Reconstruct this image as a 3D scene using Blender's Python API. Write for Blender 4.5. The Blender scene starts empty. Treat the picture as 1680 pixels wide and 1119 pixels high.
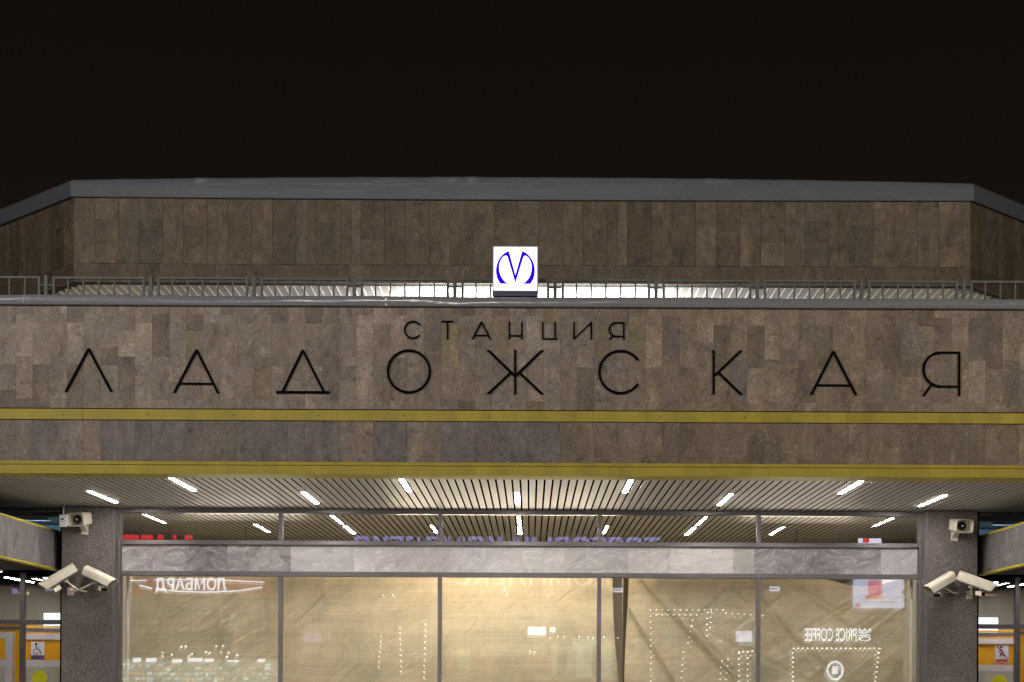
import bpy, math, random
from mathutils import Vector, Matrix
R = math.radians
SC = bpy.context.scene
COL = SC.collection

# ------------------------------------------------------------------ camera
F = 2700.0                      # focal length in photo pixels (1680 wide)
EYE = 1.6; CX = 0.14; ZS = 20.69
cam_d = bpy.data.cameras.new("camera")
cam = bpy.data.objects.new("camera", cam_d); COL.objects.link(cam)
cam_d.sensor_width = 36.0
cam_d.lens = 36.0 * F / 1680.0
cam_d.clip_start = 0.1; cam_d.clip_end = 2000
ROLL = 0.27
cam.location = (CX, -ZS, EYE)
cam.rotation_euler = (Matrix.Rotation(R(90), 4, 'X') @ Matrix.Rotation(R(ROLL), 4, 'Z')).to_euler()
def set_shift(vx, vy):          # vx, vy: where the level view axis falls in the photo
    cam_d.shift_x = -(vx - 840.0) / 1680.0
    cam_d.shift_y = (vy - 559.5) / 1680.0
set_shift(870.0, 1110.0)
SC.camera = cam

# ------------------------------------------------------------------ world, exposure
W = bpy.data.worlds.new("World"); SC.world = W; W.use_nodes = True
bg = W.node_tree.nodes["Background"]
bg.inputs[0].default_value = (0.0072, 0.0047, 0.0030, 1); bg.inputs[1].default_value = 1.0
_n = W.node_tree.nodes; _l = W.node_tree.links
_tc = _n.new('ShaderNodeTexCoord'); _sx = _n.new('ShaderNodeSeparateXYZ'); _rp = _n.new('ShaderNodeValToRGB')
_l.new(_tc.outputs['Generated'], _sx.inputs[0]); _l.new(_sx.outputs['Z'], _rp.inputs[0]); _l.new(_rp.outputs[0], bg.inputs[0])
_rp.color_ramp.elements[0].position = .0; _rp.color_ramp.elements[0].color = (.0125, .0085, .0055, 1)
_rp.color_ramp.elements[1].position = .45; _rp.color_ramp.elements[1].color = (.0048, .0033, .0022, 1)
SC.view_settings.view_transform = 'Standard'; SC.view_settings.look = 'None'
SC.view_settings.exposure = 0.0; SC.view_settings.gamma = 1.0
SC.cycles.use_denoising = True
SC.cycles.max_bounces = 8; SC.cycles.diffuse_bounces = 4; SC.cycles.glossy_bounces = 4
SC.cycles.transparent_max_bounces = 12; SC.cycles.transmission_bounces = 6
SC.cycles.sample_clamp_indirect = 4.0
SC.cycles.caustics_reflective = False; SC.cycles.caustics_refractive = False

LK = dict(plaza=1.0, ceiling=1.0, inside=1.0, soffit=1.0)

# ------------------------------------------------------------------ helpers
def wloc(o):
    v = Vector((0, 0, 0))
    while o is not None:
        v += o.location; o = o.parent
    return v

def tag(o, label=None, cat=None, group=None, kind=None):
    if label: o['label'] = label
    if cat: o['category'] = cat
    if group: o['group'] = group
    if kind: o['kind'] = kind
    return o

def thing(name, label, cat, loc=(0, 0, 0), group=None):
    o = bpy.data.objects.new(name, None); COL.objects.link(o)
    o.location = loc; o.empty_display_size = .2
    return tag(o, label, cat, group)

class MB:
    def __init__(s):
        s.v = []; s.f = []; s.t = []; s.smooth = []
    def quad(s, a, b, c, d, tone=(1, 1, 1, 0)):
        n = len(s.v); s.v += [tuple(a), tuple(b), tuple(c), tuple(d)]
        s.f.append((n, n+1, n+2, n+3)); s.t.append(tone); s.smooth.append(False)
    def poly(s, pts, tone=(1, 1, 1, 0)):
        n = len(s.v); s.v += [tuple(p) for p in pts]
        s.f.append(tuple(range(n, n+len(pts)))); s.t.append(tone); s.smooth.append(False)
    def prism(s, pts, d, tone=(1, 1, 1, 0)):
        """closed solid: polygon pts pushed along vector d"""
        n = len(s.v); k = len(pts); d = Vector(d)
        s.v += [tuple(p) for p in pts] + [tuple(Vector(p) + d) for p in pts]
        fs = [tuple(range(n, n+k)), tuple(range(n+2*k-1, n+k-1, -1))]
        for i in range(k):
            j = (i+1) % k
            fs.append((n+i, n+k+i, n+k+j, n+j))
        for f in fs:
            s.f.append(f); s.t.append(tone); s.smooth.append(False)
    def box(s, x0, x1, y0, y1, z0, z1, tone=(1, 1, 1, 0), bev=0.0):
        if bev > 0:
            b = bev
            prof = [(x0+b, y0), (x1-b, y0), (x1, y0+b), (x1, y1-b), (x1-b, y1), (x0+b, y1), (x0, y1-b), (x0, y0+b)]
            s.prism([(x, y, z0) for x, y in prof], (0, 0, z1-z0), tone); return
        s.prism([(x0, y0, z0), (x1, y0, z0), (x1, y1, z0), (x0, y1, z0)], (0, 0, z1-z0), tone)
    def slab(s, o, u, w, h, nrm, th, tone=(1, 1, 1, 0)):
        """upright tile: o lower left corner, u unit along, outward normal nrm"""
        o = Vector(o); u = Vector(u)*w; n = Vector(nrm)*th; z = Vector((0, 0, h))
        s.prism([o, o+u, o+u+z, o+z], n, tone)
    def tube(s, pts, r, n=8, smooth=True, caps=True):
        pts = [Vector(p) for p in pts]; base = len(s.v); m = len(pts)
        up = Vector((0, 0, 1))
        for i, p in enumerate(pts):
            t = (pts[min(i+1, m-1)] - pts[max(i-1, 0)]).normalized()
            a = t.cross(up)
            if a.length < 1e-3: a = t.cross(Vector((1, 0, 0)))
            a.normalize(); b = t.cross(a).normalized()
            rr = r[i] if isinstance(r, (list, tuple)) else r
            for k in range(n):
                an = 2*math.pi*k/n
                s.v.append(tuple(p + a*math.cos(an)*rr + b*math.sin(an)*rr))
        for i in range(m-1):
            for k in range(n):
                k2 = (k+1) % n
                s.f.append((base+i*n+k, base+i*n+k2, base+(i+1)*n+k2, base+(i+1)*n+k))
                s.t.append((1, 1, 1, 0)); s.smooth.append(smooth)
        if caps:
            for st in (0, m-1):
                s.f.append(tuple(base+st*n+k for k in range(n))); s.t.append((1, 1, 1, 0)); s.smooth.append(False)
    def build(s, name, mat, parent=None, loc=None, local=False, fix=True):
        """vertices are in world space unless local"""
        me = bpy.data.meshes.new(name)
        o = bpy.data.objects.new(name, me); COL.objects.link(o)
        if parent is not None: o.parent = parent
        off = Vector((0, 0, 0))
        if not local:
            off = wloc(parent) if parent is not None else Vector((0, 0, 0))
            if loc is not None: o.location = Vector(loc) - off; off = Vector(loc)
        elif loc is not None: o.location = loc
        me.from_pydata([tuple(Vector(v) - off) for v in s.v], [], s.f)
        me.materials.append(mat)
        if any(t != (1, 1, 1, 0) for t in s.t):
            ca = me.attributes.new("tone", 'FLOAT_COLOR', 'CORNER')
            i = 0
            for p, t in zip(me.polygons, s.t):
                for _ in range(p.loop_total):
                    ca.data[i].color = t; i += 1
        for p, sm in zip(me.polygons, s.smooth): p.use_smooth = sm
        if fix:
            import bmesh
            bm = bmesh.new(); bm.from_mesh(me); bmesh.ops.recalc_face_normals(bm, faces=bm.faces[:]); bm.to_mesh(me); bm.free()
        me.update()
        return o

def copy_tree(o, parent=None):
    c = o.copy(); COL.objects.link(c); c.parent = parent
    for ch in list(o.children): copy_tree(ch, c)
    return c

def bevel(o, w, seg=2):
    m = o.modifiers.new("bevel", 'BEVEL'); m.width = w; m.segments = seg; m.limit_method = 'ANGLE'; m.angle_limit = R(35)
    return o

# ------------------------------------------------------------------ materials
def mat(name):
    m = bpy.data.materials.new(name); m.use_nodes = True
    nt = m.node_tree; return m, nt, nt.nodes["Principled BSDF"]

class N:
    """tiny node helper"""
    def __init__(s, nt): s.nt = nt
    def new(s, t, **kw):
        n = s.nt.nodes.new(t)
        for k, v in kw.items(): setattr(n, k, v)
        return n
    def link(s, a, b): s.nt.links.new(a, b)
    def coords(s, scale=(1, 1, 1), off=None):
        tc = s.new('ShaderNodeTexCoord'); mp = s.new('ShaderNodeMapping')
        mp.inputs['Scale'].default_value = scale
        s.link(tc.outputs['Object'], mp.inputs['Vector'])
        if off is not None: s.link(off, mp.inputs['Location'])
        return mp.outputs['Vector']
    def noise(s, vec, scale, detail=4, rough=.55, dist=0):
        n = s.new('ShaderNodeTexNoise'); n.inputs['Scale'].default_value = scale
        n.inputs['Detail'].default_value = detail; n.inputs['Roughness'].default_value = rough
        n.inputs['Distortion'].default_value = dist; s.link(vec, n.inputs['Vector']); return n.outputs['Fac']
    def ramp(s, fac, stops):
        r = s.new('ShaderNodeValToRGB'); e = r.color_ramp.elements
        e[0].position, e[0].color = stops[0][0], stops[0][1]
        e[1].position, e[1].color = stops[-1][0], stops[-1][1]
        for p, c in stops[1:-1]:
            q = e.new(p); q.color = c
        s.link(fac, r.inputs['Fac']); return r.outputs['Color']
    def mix(s, a, b, fac=1.0, mode='MULTIPLY'):
        m = s.new('ShaderNodeMix', data_type='RGBA', blend_type=mode)
        for val, idx in ((fac, 0), (a, 6), (b, 7)):
            if hasattr(val, 'links'): s.link(val, m.inputs[idx])
            else: m.inputs[idx].default_value = val
        return m.outputs[2]
    def math(s, op, a, b=0.0):
        m = s.new('ShaderNodeMath', operation=op)
        for v, i in ((a, 0), (b, 1)):
            if hasattr(v, 'links'): s.link(v, m.inputs[i])
            else: m.inputs[i].default_value = v
        return m.outputs[0]
    def bump(s, h, strength, dist, bsdf):
        b = s.new('ShaderNodeBump'); b.inputs['Strength'].default_value = strength; b.inputs['Distance'].default_value = dist
        s.link(h, b.inputs['Height']); s.link(b.outputs['Normal'], bsdf.inputs['Normal'])

def g(v, a=1): return (v, v, v, a)

def plain(name, col, rough=.5, metal=0.0, noise=0.08, nscale=6, bump=0.0, bscale=30, spec=None, stretch=(1, 1, 1)):
    m, nt, b = mat(name); n = N(nt)
    v = n.coords(stretch)
    f = n.noise(v, nscale, 5)
    c = n.ramp(f, [(.3, tuple(x*(1-noise) for x in col)+(1,)), (.7, tuple(min(1, x*(1+noise)) for x in col)+(1,))])
    n.link(c, b.inputs['Base Color'])
    rr = n.math('ADD', n.math('MULTIPLY', f, .12), rough-.06); n.link(rr, b.inputs['Roughness'])
    b.inputs['Metallic'].default_value = metal
    if spec is not None: b.inputs['Specular IOR Level'].default_value = spec
    if bump: n.bump(n.noise(v, bscale, 3), bump, .01, b)
    return m

def stone_mat():
    m, nt, b = mat("travertine"); n = N(nt)
    at = n.new('ShaderNodeAttribute', attribute_name="tone")
    comb = n.new('ShaderNodeCombineXYZ')
    for i, k in enumerate((47.0, 13.0, 31.0)):
        n.link(n.math('MULTIPLY', at.outputs['Alpha'], k), comb.inputs[i])
    v = n.coords((1, 1, 1), comb.outputs[0])
    v2 = n.coords((1.0, 1.0, .55), comb.outputs[0])
    cloud = n.noise(v2, 4.5, 9, .68, .8)
    c = n.mix(at.outputs['Color'], n.ramp(cloud, [(.30, g(.50)), (.44, g(.88)), (.56, g(1.08)), (.72, g(1.6))]))
    warm = n.ramp(n.noise(v, 2.3, 4, .6, 1.2), [(.42, (1, 1, 1, 1)), (.68, (1.08, 1.0, .88, 1))])
    c = n.mix(c, warm)
    blot = n.noise(v, 7.5, 7, .75, 1.0)
    c = n.mix(c, n.ramp(blot, [(.34, g(.55)), (.45, g(1.0)), (.58, g(1.0)), (.70, g(1.5))]))
    vein = n.noise(v, 9, 6, .7, 2.2)
    vm = n.ramp(n.math('ABSOLUTE', n.math('SUBTRACT', vein, .5)), [(0, g(1.6)), (.012, g(1.1)), (.03, g(1.0)), (1, g(1.0))])
    c = n.mix(c, vm, .8)
    pit = n.noise(v, 17, 6, .75, .6)
    c = n.mix(c, n.ramp(pit, [(.32, (.30, .25, .20, 1)), (.40, g(1.0)), (.62, g(1.0)), (.70, g(1.35))]), .9)
    grain = n.noise(v, 48, 4, .75)
    c = n.mix(c, n.ramp(grain, [(.30, g(.66)), (.5, g(1.0)), (.70, g(1.38))]))
    n.link(c, b.inputs['Base Color'])
    b.inputs['Roughness'].default_value = .55
    n.bump(pit, .25, .004, b)
    return m

def granite_mat():
    m, nt, b = mat("speckled_granite"); n = N(nt)
    v = n.coords()
    a = n.noise(v, 62, 3, .8); c2 = n.noise(v, 2.2, 4, .6)
    vo = n.new('ShaderNodeTexVoronoi'); vo.inputs['Scale'].default_value = 75; n.link(v, vo.inputs['Vector'])
    sp = n.ramp(vo.outputs['Color'], [(.15, (.055, .05, .05, 1)), (.5, (.17, .155, .145, 1)), (.85, (.36, .325, .30, 1))])
    c = n.mix(n.ramp(a, [(.3, (.06, .053, .05, 1)), (.5, (.19, .17, .158, 1)), (.68, (.42, .38, .345, 1))]), sp, .45, 'MIX')
    c = n.mix(c, n.ramp(c2, [(.3, (.62, .60, .585, 1)), (.7, (.96, .93, .90, 1))]))
    n.link(c, b.inputs['Base Color']); b.inputs['Roughness'].default_value = .28
    return m

def marble_mat(name, kk, dark):
    m, nt, b = mat(name); n = N(nt)
    at = n.new('ShaderNodeAttribute', attribute_name="tone")
    comb = n.new('ShaderNodeCombineXYZ')
    for i, k in enumerate((29.0, 17.0, 41.0)):
        n.link(n.math('MULTIPLY', at.outputs['Alpha'], k), comb.inputs[i])
    tc = n.new('ShaderNodeTexCoord'); m0 = n.new('ShaderNodeMapping'); mp = n.new('ShaderNodeMapping')
    n.link(tc.outputs['Object'], m0.inputs['Vector'])
    rot = n.new('ShaderNodeCombineXYZ')
    n.link(n.math('SUBTRACT', n.math('MULTIPLY', n.math('GREATER_THAN', at.outputs['Alpha'], .35), 1.3), n.math('MULTIPLY', at.outputs['Alpha'], 1.1)), rot.inputs[1])
    n.link(rot.outputs[0], m0.inputs['Rotation'])
    n.link(m0.outputs['Vector'], mp.inputs['Vector']); n.link(comb.outputs[0], mp.inputs['Location'])
    mp.inputs['Scale'].default_value = (1.0, 1, 2.6)
    v = mp.outputs['Vector']
    cl = n.noise(v, 1.5, 8, .66, 1.8)
    c = n.mix(at.outputs['Color'], n.ramp(cl, [(.32, g(1-.5*kk)), (.5, g(.98)), (.68, g(1+.3*kk))]))
    ve = n.noise(v, 1.3, 4, .6, 2.8)
    ramp = n.ramp(n.math('ABSOLUTE', n.math('SUBTRACT', ve, .5)), [(0, g(1+.8*kk)), (.012, g(1+.35*kk)), (.035, g(1.0))])
    c = n.mix(c, ramp, .8)
    dk = n.noise(n.coords((1, 1, 1), comb.outputs[0]), 5.5, 6, .75, 1.2)
    c = n.mix(c, n.ramp(dk, [(.27, (.4, .39, .4, 1)), (.34, g(1.0)), (1, g(1.0))]), dark)
    n.link(c, b.inputs['Base Color']); b.inputs['Roughness'].default_value = .14
    return m

def metal_sheet_mat(name, col, rough=.32, bump=.5, metal=.35):
    m, nt, b = mat(name); n = N(nt)
    v = n.coords((.35, 1, 2.2))
    f = n.noise(v, 2.0, 4, .5, .6)
    gr = n.noise(n.coords((1, 1, 1)), 22, 5, .7)
    c = n.mix(col+(1,), n.ramp(gr, [(.3, g(.90)), (.7, g(1.08))]))
    n.link(c, b.inputs['Base Color'])
    b.inputs['Metallic'].default_value = metal
    n.link(n.math('ADD', n.math('MULTIPLY', gr, .15), rough-.07), b.inputs['Roughness'])
    n.bump(f, bump, .05, b)
    return m

def emit(name, col, s):
    m = bpy.data.materials.new(name); m.use_nodes = True; nt = m.node_tree; nt.nodes.clear()
    e = nt.nodes.new('ShaderNodeEmission'); o = nt.nodes.new('ShaderNodeOutputMaterial')
    e.inputs[0].default_value = col+(1,); e.inputs[1].default_value = s
    nt.links.new(e.outputs[0], o.inputs[0]); return m

def glass_mat(name, tint=(1, 1, 1), refl=.10, dirt=.03):
    m = bpy.data.materials.new(name); m.use_nodes = True; nt = m.node_tree; nt.nodes.clear(); n = N(nt)
    o = n.new('ShaderNodeOutputMaterial')
    tr = n.new('ShaderNodeBsdfTransparent'); tr.inputs[0].default_value = tint+(1,)
    gl = n.new('ShaderNodeBsdfGlossy'); gl.inputs['Roughness'].default_value = 0.0; gl.inputs[0].default_value = (1, 1, 1, 1)
    lw = n.new('ShaderNodeLayerWeight'); lw.inputs['Blend'].default_value = .25
    fac = n.math('ADD', n.math('MULTIPLY', lw.outputs['Facing'], .25), refl)
    mx = n.new('ShaderNodeMixShader'); n.link(fac, mx.inputs[0]); n.link(tr.outputs[0], mx.inputs[1]); n.link(gl.outputs[0], mx.inputs[2])
    df = n.new('ShaderNodeBsdfDiffuse'); df.inputs[0].default_value = (.7, .72, .72, 1)
    v = n.coords(); ns = n.noise(v, 3, 6, .7)
    df_f = n.ramp(ns, [(.4, g(dirt*.3)), (.75, g(dirt))])
    mx2 = n.new('ShaderNodeMixShader'); n.link(df_f, mx2.inputs[0]); n.link(mx.outputs[0], mx2.inputs[1]); n.link(df.outputs[0], mx2.inputs[2])
    n.link(mx2.outputs[0], o.inputs[0]); return m

def cloth_mat():
    m = bpy.data.materials.new("woven_sheet"); m.use_nodes = True; nt = m.node_tree; nt.nodes.clear(); n = N(nt)
    o = n.new('ShaderNodeOutputMaterial')
    band = n.noise(n.coords((.10, 1, 2.6)), 1.7, 7, .70)
    fine = n.noise(n.coords((.5, 1, 55)), 2.0, 4, .7)
    vert = n.noise(n.coords((45, 1, .8)), 1.5, 3, .6)
    cl = n.noise(n.coords((1, 1, 1)), .9, 6, .66, .8)
    blot = n.noise(n.coords((1, 1, .8)), 5.0, 6, .7, .5)
    c = n.mix((.73, .645, .49, 1), n.ramp(band, [(.32, (.82, .78, .72, 1)), (.68, (1.14, 1.14, 1.12, 1))]))
    c = n.mix(c, n.ramp(fine, [(.3, g(.84)), (.5, g(1.0)), (.75, g(1.16))]))
    c = n.mix(c, n.ramp(vert, [(.3, g(.93)), (.7, g(1.06))]))
    c = n.mix(c, n.ramp(cl, [(.34, (.74, .78, .74, 1)), (.66, (1.14, 1.08, 1.02, 1))]))
    c = n.mix(c, n.ramp(blot, [(.3, g(.88)), (.7, g(1.1))]))
    d = n.new('ShaderNodeBsdfDiffuse'); t = n.new('ShaderNodeBsdfTranslucent')
    n.link(c, d.inputs[0]); n.link(c, t.inputs[0])
    mx = n.new('ShaderNodeMixShader'); mx.inputs[0].default_value = .5
    n.link(d.outputs[0], mx.inputs[1]); n.link(t.outputs[0], mx.inputs[2])
    gl = n.new('ShaderNodeBsdfGlossy'); gl.inputs['Roughness'].default_value = .38; gl.inputs[0].default_value = (.9, .88, .82, 1)
    m3 = n.new('ShaderNodeMixShader'); m3.inputs[0].default_value = .14
    n.link(mx.outputs[0], m3.inputs[1]); n.link(gl.outputs[0], m3.inputs[2]); n.link(m3.outputs[0], o.inputs[0])
    mp = n.new('ShaderNodeMapping'); tc = n.new('ShaderNodeTexCoord'); n.link(tc.outputs['Object'], mp.inputs['Vector']); mp.inputs['Rotation'].default_value = (0, R(40), 0)
    m4 = n.new('ShaderNodeMapping'); n.link(mp.outputs['Vector'], m4.inputs['Vector']); m4.inputs['Scale'].default_value = (.45, 1, 2.2)
    bp = n.new('ShaderNodeBump'); bp.inputs['Strength'].default_value = .9; bp.inputs['Distance'].default_value = .06
    n.link(n.noise(m4.outputs['Vector'], 2.4, 4, .55, 1.2), bp.inputs['Height'])
    for q in (d, t, gl): n.link(bp.outputs['Normal'], q.inputs['Normal'])
    return m

def paving_mat():
    m, nt, b = mat("granite_paving"); n = N(nt)
    br = n.new('ShaderNodeTexBrick'); br.inputs['Scale'].default_value = 1.6; br.offset = 0
    br.inputs['Color1'].default_value = (.46, .45, .43, 1); br.inputs['Color2'].default_value = (.38, .37, .355, 1)
    br.inputs['Mortar'].default_value = (.07, .07, .07, 1); br.inputs['Mortar Size'].default_value = .01
    n.link(n.coords(), br.inputs['Vector'])
    c = n.mix(br.outputs['Color'], n.ramp(n.noise(n.coords(), 30, 5, .7), [(.3, g(.8)), (.7, g(1.2))]))
    n.link(c, b.inputs['Base Color']); b.inputs['Roughness'].default_value = .6
    return m

M = {}
M['stone'] = stone_mat()
M['granite'] = granite_mat()
M['marble'] = marble_mat('veined_grey_marble', .95, .6); M['marblew'] = marble_mat('pale_marble', .40, .95)
M['core'] = plain("dark_joint", (.018, .015, .012), .9)
M['fascia'] = metal_sheet_mat("grey_sheet_metal", (.285, .32, .375), .36, .18, .0)
M['coping'] = metal_sheet_mat("dented_grey_sheet_metal", (.33, .34, .37), .22, .35, .15)
M['yellow'] = plain("yellow_painted_metal", (.52, .43, .045), .5, .0, .16, 2.2, .3, 5, stretch=(2.5, 1, .8))
M['slat'] = plain("beige_aluminium_slat", (.62, .585, .53), .5, .05, .07, 1.5, .12, 8, stretch=(2, .4, 1))
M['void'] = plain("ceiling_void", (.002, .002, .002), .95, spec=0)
M['frame'] = plain("grey_brown_frame_metal", (.21, .195, .195), .34, .45, .06, 4)
M['glass'] = glass_mat("window_glass", (.93, .95, .93), .085, .03)
M['glass2'] = glass_mat("inner_window_glass", (.96, .97, .96), .03, .0)
M['glassT'] = glass_mat("transom_glass", (.90, .93, .90), .12, .02)
M['glassB'] = glass_mat("blue_tinted_glass", (.45, .62, .75), .14, .04)
M['cloth'] = cloth_mat()
M['black'] = plain("black_letter_paint", (.004, .004, .004), .8, spec=.08)
M['rail'] = plain("grey_railing_paint", (.17, .185, .18), .6, 0, .1, 12)
M['lamp'] = emit("white_tube", (1.0, .945, .915), 135.0)
M['lampin'] = emit("interior_tube", (1.0, .94, .9), 75.0)
M['lampbody'] = plain("white_lamp_housing", (.7, .7, .7), .5)
M['cream'] = plain("cream_camera_housing", (.74, .68, .55), .42, 0, .06, 14)
M['blackglass'] = plain("black_lens_glass", (.008, .008, .008), .08)
M['darkgrey'] = plain("dark_grey_plastic", (.05, .045, .04), .4)
M['wplastic'] = plain("white_plastic", (.72, .70, .74), .4)
M['blue'] = plain("blue_print", (.02, .03, .35), .5)
M['green'] = plain("green_print", (.25, .45, .12), .5)
M['pave'] = paving_mat()
M['innerwall'] = plain("interior_plaster", (.55, .50, .42), .8, 0, .1, 2)
M['innerfloor'] = plain("interior_floor", (.45, .42, .38), .3, 0, .1, 3)
M['darkwall'] = plain("dark_opposite_wall", (.10, .085, .07), .8, 0, .2, .5)
M['doorw'] = plain("white_door_frame", (.66, .61, .64), .4)
M['doory'] = plain("amber_door_panel", (.85, .42, .01), .45, 0, .06, 3)
M['sunny'] = plain("bright_yellow_film", (.80, .82, .01), .45)
M['paper'] = plain("white_paper", (.78, .76, .80), .6)
M['purple'] = plain("violet_print", (.10, .08, .22), .5)
M['redp'] = plain("red_print", (.55, .09, .06), .5)
M['pole'] = plain("pale_plastic_pole", (.88, .84, .74), .5)
M['soff'] = plain("pale_soffit_panel", (.42, .41, .39), .30, .3, .06, 1.5, stretch=(2, .4, 1))
M['soffb'] = plain("white_soffit_glint", (.90, .89, .87), .3)  # white paint in place of the shine on polished slat edges

rnd = random.Random(7)
def jit(c, a=.12, lo=None):
    k = 1 + rnd.uniform(-a, a)
    return tuple(max(0.01, x*k*(1+rnd.uniform(-.012, .012))) for x in c) + (rnd.random(),)

# =================================================================== GROUND
mb = MB(); mb.quad((-140, -140, 0), (140, -140, 0), (140, 60, 0), (-140, 60, 0))
tag(mb.build("ground", M['pave'], fix=False), kind='structure')

# =================================================================== STATION BUILDING
ST = thing("station_building", "stone clad station pavilion with wide canopy, raised attic storey and glazed front", "building")

YF = -3.71                     # canopy face
XW = 11.5
# ---- canopy stone fascia: upper field and lower band
tiles = MB()
TW = .1755
def pick_main(x, z):
    u = rnd.random(); left = x < 1.0
    base = (.300, .255, .218) if left else (.295, .242, .190)
    if u < .14: base = (.215, .175, .148) if left else (.21, .17, .135)
    elif u < .26: base = (.375, .315, .275) if left else (.355, .29, .23)
    elif u < .33: base = (.27, .225, .165)
    elif u < .38: base = (.225, .192, .17)
    return jit(base, .09)
x = -XW; i = 0
Z0, Z1 = 4.349, 5.408
while x < XW:
    cuts = [Z0]
    z = Z1 - (.088 if i % 2 == 0 else .176)
    top = [Z1, z]
    while z - .44 > Z0 + .03:
        z -= .44
        top.append(z)
    top.append(Z0)
    for a, b in zip(top[:-1], top[1:]):
        if rnd.random() < .12 and a - b > .3:     # a slab cut in two
            m_ = b + (a-b)*rnd.choice((.4, .62))
            for aa, bb in ((a, m_), (m_, b)):
                tiles.slab((x+.0006, YF+.02, bb+.0006), (1, 0, 0), TW-.0012, aa-bb-.0012, (0, -1, 0), .02+rnd.uniform(0, .0012), pick_main(x, a))
        else:
            tiles.slab((x+.0006, YF+.02, b+.0006), (1, 0, 0), TW-.0012, a-b-.0012, (0, -1, 0), .02+rnd.uniform(0, .0012), pick_main(x, a))
    x += TW; i += 1
x = -XW; tone = None; run = 0
while x < XW:
    if run <= 0:
        u = rnd.random(); left = x < .15
        if left: tone = (.205, .185, .185) if u < .45 else ((.27, .225, .195) if u < .85 else (.225, .195, .17))
        else: tone = (.25, .198, .15) if u < .6 else ((.22, .175, .135) if u < .8 else (.275, .225, .175))
        run = rnd.choice((1, 2, 2, 3))
    tiles.slab((x+.0006, YF+.02, 3.805), (1, 0, 0), TW-.0012, .424, (0, -1, 0), .02+rnd.uniform(0, .001), jit(tone, .05))
    x += TW; run -= 1
tiles.build("stone_cladding", M['stone'], ST)
c = MB(); c.box(-XW, XW, YF+.0205, YF+.35, 3.70, 5.47); c.build("fascia_wall", M['core'], ST)

# ---- yellow trims
def trim(z0, z1, th):
    m_ = MB()
    xs = [-XW]; xk = -9.75
    while xk < XW: xs.append(xk); xk += 2.63
    xs.append(XW)
    for a, b in zip(xs[:-1], xs[1:]):
        m_.box(a+.0007, b-.0007, YF-th+rnd.uniform(0, .002), YF+.03, z0, z1)
    return m_
y1 = trim(4.229, 4.337, .022).build("yellow_trim", M['yellow'], ST)
bevel(y1, .003)
xk = -9.95
while xk < XW:
    s_ = MB(); s_.tube([(xk, YF-.0285, 4.281), (xk, YF-.012, 4.281)], .0065, 10); s_.build("screw", M['darkgrey'], y1)
    xk += .8775
y2 = trim(3.766, 3.802, .030).build("yellow_trim", M['yellow'], ST); bevel(y2, .003)
m_ = MB()
for a, b in ((-XW, -9.8), (-9.8, -5.7), (-5.7, -1.5), (-1.5, 3.82), (3.82, 8.7), (8.7, XW)):
    m_.box(a+.0007, b-.0007, YF-.016-rnd.uniform(0, .002), YF+.34, 3.672, 3.7645)
y3 = m_.build("edge_trim", M['yellow'], ST); bevel(y3, .003)

# ---- dented coping on the parapet
def wavy_strip(profile, x0, x1, n, fy, fz):
    m2 = MB(); k = len(profile)
    for i in range(n+1):
        x = x0+(x1-x0)*i/n
        for j, (y, z) in enumerate(profile): m2.v.append((x, y+fy(x, j), z+fz(x, j)))
    for i in range(n):
        for j in range(k-1):
            a = i*k+j
            m2.f.append((a, a+1, a+k+1, a+k)); m2.t.append((1, 1, 1, 0)); m2.smooth.append(True)
    return m2
def wv(x, s): return math.sin(x*2.1+s)*.5+math.sin(x*4.7+s*2.3)*.3+math.sin(x*9.3+s*.7)*.2
prof = [(YF+.3, 5.512), (YF+.02, 5.514), (YF-.030, 5.508), (YF-.043, 5.498), (YF-.045, 5.455), (YF-.046, 5.413), (YF-.040, 5.408), (YF+.01, 5.408)]
amp = [.002, .008, .014, .010, .005, .001, 0, 0]
mbw = wavy_strip(prof, -XW, XW, 700, lambda x, j: amp[j]*wv(x, 1.3+j*.25), lambda x, j: amp[j]*.35*wv(x, 4+j*.3))
mbw.build("parapet_coping", M['coping'], ST)
for xs in (-9.2, -5.1, -1.37, 2.95, 6.9):       # lapped seams of the coping sheets
    s_ = MB(); s_.box(xs, xs+.012, YF-.050, YF-.03, 5.412, 5.492); s_.build("coping_seam", M['coping'], ST)

# ---- roof deck
d = MB(); d.box(-XW, XW, YF+.351, 14, 5.15, 5.2); d.build("roof_deck", M['darkwall'], ST)

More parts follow.
